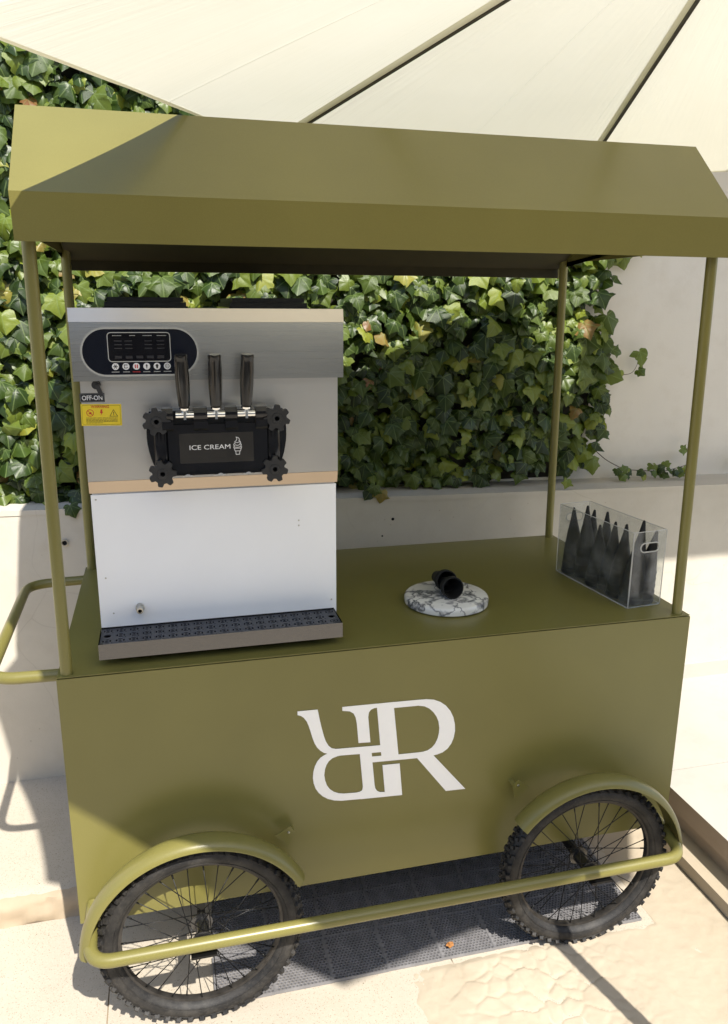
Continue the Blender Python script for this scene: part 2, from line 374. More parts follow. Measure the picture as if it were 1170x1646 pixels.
# ================================================================== SETTING
YW = 0.985          # front of the low wall
YB = 1.18          # front of the tall wall behind it
ground_bm = B(); box(ground_bm, -60, 60, -60, 0.36, -0.3, -0.006)
ground = obj('ground', ground_bm, M['joint']); tag(ground, 'sandy bedding ground under the cream stone paving', 'ground', kind='structure')
def slab(x0, x1, y0, y1, mat=M['stone'], nx=1, ny=1, fn=None, name='paving_slab'):
    bm = B()
    if fn is None: box(bm, x0, x1, y0, y1, -0.05, 0.0); return obj(name, bm, mat, ground, bevel=0.002, seg=1)
    vs = [[bm.verts.new((x0+(x1-x0)*i/nx, y0+(y1-y0)*j/ny, fn(x0+(x1-x0)*i/nx, y0+(y1-y0)*j/ny))) for i in range(nx+1)] for j in range(ny+1)]
    for j in range(ny):
        for i in range(nx): bm.faces.new((vs[j][i], vs[j][i+1], vs[j+1][i+1], vs[j+1][i]))
    ring = [vs[0][i] for i in range(nx+1)]+[vs[j][nx] for j in range(1, ny+1)]+[vs[ny][i] for i in range(nx-1, -1, -1)]+[vs[j][0] for j in range(ny-1, 0, -1)]
    low = [bm.verts.new((v.co.x, v.co.y, -0.05)) for v in ring]
    for i in range(len(ring)): bm.faces.new((ring[i], low[i], low[(i+1) % len(ring)], ring[(i+1) % len(ring)]))
    return obj(name, bm, mat, ground, smooth=60)
def crust(x, y):
    """imprinted sandy crust: scale-like ledges fading out to the stairs"""
    q = Vector((x*21+0.7*noise.noise((x*7, y*7, 1)), y*18+0.9*noise.noise((x*6, y*6, 5)), 0))
    dd, pp = noise.voronoi(q)
    edge = min(1, (dd[1]-dd[0])*3.2); tilt = (q-pp[0])
    m = max(0, min(1, noise.noise((x*1.7+3, y*2.2, 2))*1.6+0.65))
    m *= max(0, min(1, (1.38-x)*3.5+0.3))
    h = m*(0.0034*edge+0.0042*(tilt.y*0.9+tilt.x*0.45))
    h += 0.0016*noise.fractal((x*22, y*22, 0), 1, 2, 4)+0.004*noise.noise((x*3, y*3, 9))
    h += 0.003*math.exp(-((x-1.40+0.30*(y+0.1))/0.012)**2)
    lim = 0.80+0.035*noise.noise((y*6, 1, 1))+0.015*noise.noise((y*25, 1, 4))-0.05*(y+0.1)
    k = max(0.0, min(1.0, (x-lim)/0.03))
    k *= max(0.0, min(1.0, (-0.066-y)/0.03)) if x < 1.57 else 1.0      # thins out under the mat
    return -0.004+k*(0.0055+h) if k < 1 else 0.0015+h
xs = [-3.8, -2.9, -2.0, -1.1, 0.046, 0.95]
for j, (y0, y1) in enumerate(((-3.6, -2.4), (-2.4, -1.2), (-1.2, 0.348))):
    for i in range(len(xs)-1): slab(xs[i]+0.0015, xs[i+1]-0.0015, y0+0.0015, y1-0.0015)
    slab(0.9515, 1.788, y0+0.0015, y1-0.0015)
slab(0.74, 1.787, -1.1985, 0.345, M['sand'], 260, 380, crust, 'sandy_crust')
# raised pavement behind, with a broken edge
bm = B(); nx = 420
rows = []
for k, (dy, z) in enumerate(((0.0, -0.004), (0.003, 0.012), (0.004, 0.028), (0.007, 0.044), (0.009, 0.056), (0.014, 0.066), (0.030, 0.0745), (0.07, 0.078), (0.634, 0.078))):
    row = []
    for i in range(nx+1):
        x = -2.6+4.388*i/nx
        chip = 0.016*max(0, noise.noise((x*4.3, 2.2, z*6)))+0.010*noise.noise((x*13, 1.1, z*30))+0.006*noise.noise((x*41, 0, z*70))
        yy = 0.345+dy+chip if k < 7 else (0.352+dy if k < 8 else YW)
        row.append(bm.verts.new((x, yy, z+(0.005*noise.noise((x*11, k, 7)) if 0 < k < 6 else 0))))
    rows.append(row)
for a, b in zip(rows, rows[1:]):
    for i in range(nx): bm.faces.new((a[i], a[i+1], b[i+1], b[i]))
terr = obj('raised_pavement', bm, M['stone'], smooth=50)
terr.data.materials.append(M['rough'])
for p in terr.data.polygons:
    if p.center.z < 0.0755 and p.center.y < 0.40: p.material_index = 1
tag(terr, 'low raised stone pavement with broken tan edge behind the cart', 'pavement', kind='structure')
# low wall
lw = thing('low_wall', 'low cream concrete wall running behind the cart under the ivy', 'wall', (0.6, YW, 0.078))
def wtop(x): return 1.0745-0.0163*(x+0.2)
bm = B(); v = box(bm, -3.8, 4.6, YW, YB+0.2, 0.0, 1.0)
for q in v:
    if q.co.z > 0.5: q.co.z = wtop(q.co.x)-0.018
obj('wall_body', bm, M['low'], lw, bevel=0.003)
bm = B(); v = box(bm, -3.8, 4.6, YW-0.003, YB+0.2, 1.0, 1.02)
for q in v: q.co.z = wtop(q.co.x)-(0.0175 if q.co.z < 1.01 else 0)
obj('wall_cap', bm, M['low'], lw, bevel=0.004)
def anchor(x, z, r):
    bm = B(); lathe(bm, [(r*0.55, -0.004), (r*0.55, 0.003), (r*0.7, 0.006), (r*0.95, 0.006), (r, 0.003), (r, -0.004)], axis_m((x, YW, z), (0, -1, 0)), 20)
    a = obj('anchor_ring', bm, M['bolt'], lw, smooth=40)
    bm = B(); lathe(bm, [(0, 0.001), (r*0.55, 0.001)], axis_m((x, YW-0.001, z), (0, -1, 0)), 16); obj('anchor_hole', bm, M['hole'], a)
anchor(-0.078, 0.955, 0.0125)
for x, z, r in ((1.075, 0.968, 0.006), (1.035, 0.905, 0.0035)):
    bm = B(); lathe(bm, [(0, 0.0035), (r*0.8, 0.002), (r, 0)], axis_m((x, YW-0.0005, z), (0, -1, 0.2)), 9); obj('wall_chip', bm, M['hole'], lw, smooth=40)
# tall wall, plus an unseen slab added to shade its right part
tw = thing('building_wall', 'tall white plaster wall rising behind the low wall and ivy', 'wall', (0.6, YB, 1.0))
bm = B(); box(bm, -3.8, 4.6, YB, YB+0.25, 0.6, 3.6); obj('wall_face', bm, M['wall'], tw)
bm = B(); box(bm, 2.12, 4.6, -0.56, YB, 2.75, 2.87); obj('added_shade_slab', bm, M['wall'], tw, bevel=0.01)
# steps on the right
st = thing('stone_steps', 'pale stone steps with white treads climbing beside the right wheel', 'steps', (1.79, 0.2, 0))
bm = B(); box(bm, 1.79, 1.93, -3.6, YW, -0.05, 0.045); obj('lower_tread', bm, M['sand'], st, bevel=0.004)
bm = B(); box(bm, 1.872, 4.6, -3.6, YW, 0.045, 0.103); obj('riser', bm, M['edge_stone'], st)
slabs = [(-3.6, -1.3), (-1.297, -0.52), (-0.517, 0.36), (0.363, YW-0.012)]
for y0, y1 in slabs:
    bm = B(); box(bm, 1.855, 3.1, y0, y1, 0.103, 0.171); o = obj('tread_slab', bm, M['plat'], st, bevel=0.004); o.data.materials.append(M['edge_stone'])
    for p in o.data.polygons:
        if p.normal.x < -0.9: p.material_index = 1
    bm = B(); box(bm, 3.103, 4.6, y0, y1, 0.103, 0.171); obj('tread_slab', bm, M['plat'], st, bevel=0.004)
bm = B(); box(bm, 1.80, 4.6, YW-0.012, YW, 0.079, 0.236); obj('skirting', bm, M['plat'], st, bevel=0.003)

# unseen house added behind the viewer to darken reflections and cut the low sky
ob = thing('added_house', None, None, (0, -6.4, 0)); tag(ob, 'unseen plaster house added behind the viewer to cut sky light', kind='structure')
bm = B(); box(bm, -9, 9, -9.5, -6.4, -0.05, 4.2); obj('added_house_wall', bm, M['house'], ob)
for x in (-6.5, -3.4, -0.6, 2.3, 5.4):
    for z in (0.9, 2.9):
        bm = B(); box(bm, x, x+1.1, -6.39, -6.32, z, z+1.1); wn = obj('window', bm, M['housewin'], ob)
        bm = B(); box(bm, x-0.08, x+1.18, -6.395, -6.30, z-0.1, z-0.005); obj('sill', bm, M['house'], wn)
# ================================================================== IVY
ivy = thing('ivy_plant', 'dense green ivy covering the wall behind the cart', 'ivy', (0.5, 1.03, 1.06))
def leaf_mesh(name, lat, bas, fold, curl, seed):
    rs = random.Random(seed)
    half = [(0, .06), (.10, -.05), (.28, -.10), (.44*bas, .0), (.52*bas, .12), (.46*(bas*.5+.5), .25), (.44, .33), (.52*(lat*.6+.4), .43), (.58*lat, .54), (.45*(lat*.5+.5), .60), (.33, .67), (.22, .78), (.10, .91), (0, 1)]
    vs = [(0, .32)]
    for sgn in (1, -1):
        for x, y in (half if sgn == 1 else half[-2:0:-1]):
            vs.append((sgn*x*(1+rs.uniform(-.08, .08)), y+rs.uniform(-.015, .015)))
    n = len(vs)-1
    vs += [(x*0.55, 0.32+(y-0.32)*0.55) for x, y in vs[1:]]
    F = [(0, 1+n+i, 1+n+(i+1) % n) for i in range(n)]+[(1+n+i, 1+i, 1+(i+1) % n, 1+n+(i+1) % n) for i in range(n)]
    V = []
    for k, (x, y) in enumerate(vs):
        z = -fold*abs(x)-curl*(y-.3)**2 + .07*sin(9*x+seed)*abs(x)*2
        if k > n: z += 0.035+rs.uniform(-.012, .022)-(0.02 if abs(x) < .01 else 0)      # blistered between the veins
        elif k: z += rs.uniform(-.03, .03)
        V.append((x, y-0.06, z))
    me = bpy.data.meshes.new(name); me.from_pydata(V, [], F); me.materials.append(M['leaf'])
    uv = me.uv_layers.new(name='leaf')
    for lp in me.loops: uv.data[lp.index].uv = vs[lp.vertex_index]
    at = me.attributes.new('tint', 'FLOAT', 'POINT')
    for d_ in at.data: d_.value = 0
    me.shade_smooth(); me.set_sharp_from_angle(angle=radians(48)); return me, V, F, vs
KIND = [leaf_mesh('leaf', *a) for a in ((1, 1, .18, .25, 1), (.9, 1.05, .45, .7, 2), (1.12, .9, .02, .4, 3), (.72, 1.05, .3, .1, 4), (.60, 1.15, .12, .75, 5), (1, .95, .65, .2, 6), (1.2, .8, -.15, .5, 7), (.8, .9, .5, -.3, 8), (.55, 1.0, .25, .9, 9))]
def right_edge(z):
    T = [(1.0, 1.95), (1.07, 1.96), (1.26, 2.05), (1.52, 2.04), (1.72, 1.97), (1.915, 2.11), (2.3, 2.2), (2.9, 2.3)]
    for (a, xa), (b, xb) in zip(T, T[1:]):
        if z <= b: return xa+(xb-xa)*(z-a)/(b-a)
    return 2.2
def leaf_matrix(p, size, spread=1.0):
    n_ = Vector((random.gauss(0, .40)*spread, -1, random.uniform(0.0, .9))).normalized()
    dn = Vector((0, 0, -1)); t_ = (dn-n_*dn.dot(n_)).normalized()
    t_ = Matrix.Rotation(random.gauss(0, .6)*spread, 3, n_) @ t_
    b_ = t_.cross(n_)
    m = Matrix((b_, t_, n_)).transposed().to_4x4()
    return Matrix.Translation(p) @ m @ Matrix.Diagonal((size, size, size, 1))
leaves = []
def scatter(n, y0, y1, smin, smax, layer):
    k = 0
    while k < n:
        x = random.uniform(-1.1, 2.2); z = random.uniform(1.065, 2.54+0.05*noise.noise((x*6, 0, 0))+0.08*max(0, min(1, (x+0.02)*6)))
        if x > right_edge(z)-random.random()**3*0.10-0.02: continue
        lump = 0.026*noise.noise((x*5.5, z*5.5, 3))+0.016*noise.noise((x*13, z*13, 8))
        y = random.uniform(y0, y1)+lump+0.05*max(0, x-1.7)
        if z < 1.13: y = max(y, YW+0.03)
        s = random.uniform(smin, smax)*(0.85 if z < 1.4 and x > 0.7 else 1)
        leaves.append((leaf_matrix(Vector((x, min(y, YB-0.02), z+0.4*s)), s), random.randrange(9), layer, x, z, s)); k += 1
scatter(2200, 1.065, 1.095, 0.038, 0.088, 0)
scatter(2600, 1.09, 1.125, 0.04, 0.088, 1)
scatter(1300, 1.12, 1.155, 0.05, 0.09, 2)
# the 300 that show largest stand as leaves of their own
def shown(x, z, l):
    if l: return False
    if -0.19 < x < 0.07 and 1.10 < z < 1.80: return True
    if -0.35 < x < 0.62 and 2.08 < z < 2.45 and z > 2.10+0.33*max(0, 0.1-x): return x < 0.55-(z-2.08)*1.4
    return 0.80 < x < 2.0 and 1.06 < z < 1.83 or 0.06 < x < 0.80 and 1.72 < z < 1.84
cand = [i for i, q in enumerate(leaves) if shown(q[3], q[4], q[2])]
cand.sort(key=lambda i: -leaves[i][5]); single = set(cand[:285])
VV = []; FF = []; UU = []; TT = []
for i, (mw, k, l, x, z, s) in enumerate(leaves):
    me, V, F, vs = KIND[k]
    if i in single: place('leaf', me, ivy, mw); continue
    o = len(VV); tn = random.random()
    VV += [(mw @ Vector(p))[:] for p in V]; FF += [tuple(o+j for j in f) for f in F]; UU += vs; TT += [tn]*len(V)
me = bpy.data.meshes.new('leaf_mass'); me.from_pydata(VV, [], FF); me.materials.append(M['leaf'])
uv = me.uv_layers.new(name='leaf')
buf = [0.0]*(2*len(me.loops))
for lp in me.loops: buf[2*lp.index:2*lp.index+2] = UU[lp.vertex_index]
uv.data.foreach_set('uv', buf)
at = me.attributes.new('tint', 'FLOAT', 'POINT'); at.data.foreach_set('value', TT)
me.shade_smooth(); me.set_sharp_from_angle(angle=radians(48))
tag(link_mesh('leaf_mass', me, ivy), kind='stuff')
# woody growth behind the leaves
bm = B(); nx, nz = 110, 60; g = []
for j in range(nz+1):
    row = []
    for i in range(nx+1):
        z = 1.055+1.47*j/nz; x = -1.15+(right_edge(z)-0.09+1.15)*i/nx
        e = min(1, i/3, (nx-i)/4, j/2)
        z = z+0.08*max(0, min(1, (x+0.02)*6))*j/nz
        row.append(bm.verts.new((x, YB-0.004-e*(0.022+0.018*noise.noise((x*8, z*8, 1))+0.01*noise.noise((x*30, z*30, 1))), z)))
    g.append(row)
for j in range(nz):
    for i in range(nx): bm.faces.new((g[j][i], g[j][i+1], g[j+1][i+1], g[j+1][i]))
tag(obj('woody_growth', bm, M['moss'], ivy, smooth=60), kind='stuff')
def vine(pts, r=0.0016):
    bm = B(); tube(bm, fillet(pts, 0.03, 5), r, 6, r2=r*0.5); obj('vine_stem', bm, M['stem'], ivy, smooth=60)
def one_leaf(p, s, k=0, rot=0, tilt=(0, -1, 0.3)):
    n_ = Vector(tilt).normalized(); dn = Vector((0, 0, -1)); t_ = (dn-n_*dn.dot(n_)).normalized(); t_ = Matrix.Rotation(rot, 3, n_) @ t_; b_ = t_.cross(n_)
    place('leaf', KIND[k][0], ivy, Matrix.Translation(p) @ Matrix((b_, t_, n_)).transposed().to_4x4() @ Matrix.Diagonal((s, s, s, 1)))
YF = YB-0.03
vine([(2.0, YF, 1.45), (2.07, YF-.01, 1.47), (2.12, YF-.02, 1.475), (2.14, YF-.02, 1.52)])
one_leaf((2.135, YF-.03, 1.565), 0.07, 4, 0.3); one_leaf((2.14, YF-.025, 1.49), 0.04, 1, 0.9, (-.6, -1, 0)); one_leaf((2.06, YF-.02, 1.49), 0.055, 3, -0.6)
vine([(1.98, YF, 1.17), (2.04, YF-.01, 1.12), (2.12, YF-.02, 1.08), (2.3, YF-.03, 1.065), (2.42, YF-.03, 1.09), (2.45, YF-.03, 1.14), (2.41, YF-.03, 1.165), (2.38, YF-.03, 1.145)], 0.002)
one_leaf((2.375, YF-.03, 1.16), 0.04, 2, 1.2); one_leaf((2.66, YF-.03, 1.11), 0.042, 4, 1.4)
for i in range(30):
    x = 2.06+0.36*random.random()**0.8
    one_leaf((x, YF-.05+random.uniform(-.03, .02), 1.062+random.uniform(0, .02)+0.05*random.random()**4), random.uniform(.022, .042), random.randrange(9), random.gauss(0, 1.1), (random.gauss(0, .4), -1, random.uniform(.2, 1.2)))
for x, z in ((0.99, 1.085), (1.03, 1.08), (1.005, 1.10), (1.78, 1.085), (-0.05, 1.085), (-.11, 1.10)): one_leaf((x, YW-.005, z), random.uniform(.04, .055), random.randrange(9), random.gauss(0, .5))

# ================================================================== CART
cart = thing('ice_cream_cart', 'olive green metal vending cart with canopy roof and spoked wheels', 'cart', (0.8, 0.35, 0))
P = M['paint']
def part(name, bm, m=P, **k): return obj(name, bm, m, cart, **k)
bm = B(); box(bm, 0, L, 0, 0.006, HB, HC-0.0045); front = part('front_panel', bm, bevel=0.0012, seg=1)
bm = B(); box(bm, 0, 0.006, 0.0065, D, HB, HC-0.0045); part('side_panel', bm, bevel=0.001, seg=1)
bm = B(); box(bm, L-0.006, L, 0.0065, D, HB, HC-0.0045); part('side_panel', bm, bevel=0.001, seg=1)
bm = B(); box(bm, 0.0065, L-0.0065, D-0.006, D, HB, HC-0.0045); part('back_panel', bm)
bm = B(); box(bm, 0.0065, L-0.0065, 0.0065, D-0.0065, HB+0.004, HB+0.01); part('bottom_panel', bm)
bm = B(); box(bm, 0.001, L-0.001, 0.001, D, HC-0.0018, HC); box(bm, 0.008, L-0.008, 0.008, D-0.008, HC-0.02, HC-0.003); part('counter_top', bm, bevel=0.0007, seg=1)
RX0, RX1 = 0.009, 1.608
prof = [(-0.035, 1.852), (-0.048, 1.941), (0.147, 2.1286), (0.30, 2.1200), (0.828, 1.862), (0.824, 1.830)]
th = 0.003
def offset(pr, d):
    out = []
    for i, p in enumerate(pr):
        a = Vector(pr[max(i-1, 0)]); b = Vector(p); c_ = Vector(pr[min(i+1, len(pr)-1)])
        n1 = Vector(((b-a).y, -(b-a).x)) if i else None; n2 = Vector(((c_-b).y, -(c_-b).x)) if i < len(pr)-1 else None
        n = (n1.normalized() if n1 else Vector((0, 0)))+(n2.normalized() if n2 else Vector((0, 0)))
        n.normalize(); k = 1 if not (n1 and n2) else 1/max(.4, n.dot(n1.normalized()))
        out.append((p[0]+n.x*d*k, p[1]+n.y*d*k))
    return out
bm = B(); inner = offset(prof, th); NX = 24
def ring(pr): return [[bm.verts.new((RX0+(RX1-RX0)*i/NX, y, z)) for i in range(NX+1)] for y, z in pr]
ro, ri = ring(prof), ring(inner)
for R_ in (ro, ri):
    for a, b in zip(R_, R_[1:]):
        for i in range(NX): bm.faces.new((a[i], a[i+1], b[i+1], b[i]))
for k in (0, -1):
    for i in range(NX): bm.faces.new((ro[k][i], ro[k][i+1], ri[k][i+1], ri[k][i]))
for i in (0, NX):
    for k in range(len(prof)-1): bm.faces.new((ro[k][i], ro[k+1][i], ri[k+1][i], ri[k][i]))
# slight dents in the sheet metal
for v in bm.verts: v.co.y += 0.0016*noise.noise((v.co.x*3.1, v.co.z*4, v.co.y*2)); v.co.z += 0.0012*noise.noise((v.co.x*2.3+7, v.co.y*4, 0))
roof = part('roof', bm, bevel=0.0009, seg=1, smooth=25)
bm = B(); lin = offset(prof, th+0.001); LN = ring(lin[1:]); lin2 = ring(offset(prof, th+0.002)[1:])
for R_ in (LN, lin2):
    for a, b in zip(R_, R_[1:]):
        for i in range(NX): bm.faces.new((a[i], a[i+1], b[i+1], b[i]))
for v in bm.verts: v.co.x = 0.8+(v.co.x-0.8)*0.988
obj('roof_shade_sheet', bm, M['inner'], roof)  # dark sheet: the shade under the roof is put into its colour
def gable(x0, x1):
    bm = B(); pr = offset(prof, th+0.0015); pr = [(pr[0][0]-0.0, 1.876)]+pr[1:-1]+[(pr[-1][0], 1.876)]
    A = [bm.verts.new((x0, y, z)) for y, z in pr]; C = [bm.verts.new((x1, y, z)) for y, z in pr]
    bm.faces.new(A); bm.faces.new(C[::-1])
    for i in range(len(pr)): bm.faces.new((A[i], C[i], C[(i+1) % len(pr)], A[(i+1) % len(pr)]))
    obj('gable_panel', bm, P, roof)
gable(RX0+0.002, RX0+0.005); gable(RX1-0.005, RX1-0.002)
PR = 0.0136
for (xb, yb, xt, yt) in ((0.021, 0.019, 0.027, 0.019), (1.608, 0.019, 1.590, 0.012), (0.021, D-0.021, 0.021, D-0.021), (1.612, D-0.021, 1.60, D-0.021)):
    bm = B(); tube(bm, [(xb, yb, HC-0.004), (xt, yt, 1.885)], PR, 20); part('post', bm, smooth=40)
bm = B(); tube(bm, fillet([(0.004, 0.078, 0.893), (-0.162, 0.085, 0.893), (-0.168, 0.752, 0.893), (0.004, 0.762, 0.893)], 0.07, 10), 0.0145, 16); part('push_handle', bm, smooth=40)
bm = B(); tube(bm, fillet([(0.034, -0.002, 0.315), (0.034, -0.168, 0.291), (1.575, -0.168, 0.289), (1.575, -0.002, 0.32)], 0.055, 10), 0.0158, 16); part('guard_rail', bm, smooth=40)
# --- monogram on the front panel
EMB = [   # outlines in metres on the panel (x, z)
 [(0.6594,0.7664),(0.7502,0.7644),(0.7503,0.7534),(0.7413,0.7527),(0.7331,0.7496),(0.7280,0.7425),(0.7264,0.7302),(0.7326,0.6581),(0.7014,0.6602),(0.6969,0.7143),(0.6938,0.7322),(0.6882,0.7449),(0.6784,0.7521),(0.6594,0.7559)],
 [(0.7481,0.7643),(0.7944,0.7635),(0.7938,0.7469),(0.8080,0.6122),(0.8101,0.5966),(0.7639,0.5986),(0.7589,0.6459),(0.7490,0.7536)],
 [(0.7923,0.7633),(0.8581,0.7616),(0.8803,0.7606),(0.9005,0.7567),(0.9187,0.7479),(0.9340,0.7357),(0.9468,0.7189),(0.9557,0.6997),(0.9605,0.6791),(0.9617,0.6597),(0.9588,0.6399),(0.9525,0.6233),(0.9428,0.6101),(0.9294,0.6009),(0.9144,0.5968),(0.9030,0.5955),(0.8599,0.5940),(0.7384,0.5995),(0.7360,0.6165),(0.7628,0.6150),(0.8080,0.6122),(0.8618,0.6102),(0.8754,0.6102),(0.8880,0.6127),(0.8987,0.6189),(0.9079,0.6296),(0.9143,0.6446),(0.9174,0.6600),(0.9179,0.6743),(0.9151,0.6923),(0.9092,0.7072),(0.9002,0.7212),(0.8891,0.7329),(0.8755,0.7412),(0.8585,0.7452),(0.7938,0.7469)],
 [(0.8590,0.5942),(0.9039,0.5959),(0.9975,0.4812),(0.9420,0.4835)],
 [(0.5463,0.7691),(0.5967,0.7676),(0.6018,0.7384),(0.6067,0.7149),(0.6119,0.6926),(0.6169,0.6767),(0.6240,0.6632),(0.6316,0.6556),(0.6422,0.6518),(0.7589,0.6459),(0.7614,0.6261),(0.7046,0.6287),(0.6550,0.6317),(0.6379,0.6304),(0.6259,0.6256),(0.6218,0.6412),(0.6116,0.6454),(0.6020,0.6533),(0.5940,0.6633),(0.5883,0.6747),(0.5826,0.6921),(0.5778,0.7106),(0.5734,0.7263),(0.5682,0.7397),(0.5613,0.7501),(0.5544,0.7559),(0.5462,0.7592)],
 [(0.6235,0.6428),(0.6133,0.6391),(0.6031,0.6332),(0.5945,0.6237),(0.5881,0.6106),(0.5841,0.5952),(0.5827,0.5775),(0.5846,0.5621),(0.5892,0.5471),(0.5967,0.5339),(0.6073,0.5217),(0.6210,0.5118),(0.6374,0.5047),(0.6570,0.5006),(0.6854,0.4988),(0.7162,0.4967),(0.7160,0.5318),(0.7117,0.5223),(0.7055,0.5189),(0.6963,0.5180),(0.6635,0.5203),(0.6496,0.5235),(0.6367,0.5299),(0.6259,0.5398),(0.6187,0.5519),(0.6141,0.5670),(0.6120,0.5824),(0.6139,0.5978),(0.6178,0.6099),(0.6242,0.6202),(0.6336,0.6273),(0.6464,0.6310)],
 [(0.7046,0.6301),(0.7359,0.6303),(0.7384,0.5995),(0.7447,0.5331),(0.7470,0.5220),(0.7520,0.5139),(0.7596,0.5093),(0.7726,0.5077),(0.7653,0.5878),(0.8116,0.5857),(0.8201,0.4912),(0.7083,0.4970),(0.7117,0.5228),(0.7134,0.5322)],
]
bm = B()
for i, poly in enumerate(EMB):
    plate(bm, [Vector(q) for q in poly], [], face_m(-0.0003-0.00012*i), 0.0008)
obj('monogram', bm, M['decal'], front)
# --- fenders
WX = (0.2892, 1.3243); WY, WR = -0.082, 0.2496
def fender(cx, a0, a1, bx):
    bm = B(); n = 40; cs = []
    for k in range(11):
        s = -1+2*k/10; cs.append((WY-0.022+0.032*s, 0.284-0.012*abs(s)**2.4-0.006*(1 if abs(s) > .95 else 0)))
    cs2 = [(y*1.0, r-0.0025) for y, r in cs][::-1]; loop = cs+cs2; rings = []
    for i in range(n+1):
        a = radians(a0+(a1-a0)*i/n)
        rings.append([bm.verts.new((cx+r*cos(a), y, WR+r*sin(a))) for y, r in loop])
    m = len(loop)
    for A, C in zip(rings, rings[1:]):
        for k in range(m): bm.faces.new((A[k], A[(k+1) % m], C[(k+1) % m], C[k]))
    bm.faces.new(rings[0][::-1]); bm.faces.new(rings[-1])
    f = part('fender', bm, smooth=40)
    # bent bracket and bolt holding it to the panel
    aa = radians(bx); c0 = Vector((cx+0.287*cos(aa), -0.045, WR+0.287*sin(aa))); tn = Vector((-sin(aa), 0, cos(aa)))*(1 if cos(aa) < 0 else -1); no = Vector((cos(aa), 0, sin(aa)))
    bm = B(); yb_ = -0.028
    q = [c0-tn*0.020-no*0.012, c0+tn*0.030-no*0.012, c0+tn*0.012+no*0.026, c0-tn*0.010+no*0.030]
    lo = [bm.verts.new((p.x, yb_, p.z)) for p in q]; hi = [bm.verts.new((p.x, yb_-0.0022, p.z)) for p in q]
    bm.faces.new(lo); bm.faces.new(hi[::-1])
    for i in range(4): bm.faces.new((lo[i], lo[(i+1) % 4], hi[(i+1) % 4], hi[i]))
    a, b = q[2], q[3]
    box(bm, min(a.x, b.x)+0.001, max(a.x, b.x)-0.001, yb_+0.0005, -0.0005, min(a.z, b.z)-0.003, min(a.z, b.z)-0.001)
    obj('bracket', bm, P, f, bevel=0.0006, seg=1)
    bm = B(); c1 = Vector((c0.x, yb_-0.002, c0.z))+no*0.016; lathe(bm, [(0, 0.003), (0.0025, 0.0025), (0.0034, 0.001), (0.0034, -0.003)], axis_m(c1, (0, -1, 0.0)), 10); obj('bolt', bm, M['bolt'], f, smooth=40)
    # flat stay to the guard rail
    e = radians(a1 if a1 > 150 else a0); c2 = Vector((cx+0.283*cos(e), WY, WR+0.283*sin(e))); sx = 0.034 if cx < 0.8 else 1.575
    bm = B(); tube(bm, [c2, Vector((sx, WY+0.01, 0.30))], 0.006, 8); obj('stay', bm, M['black'], f, smooth=40)
fender(WX[0], 28, 176, 42); fender(WX[1], 5, 141, 128)
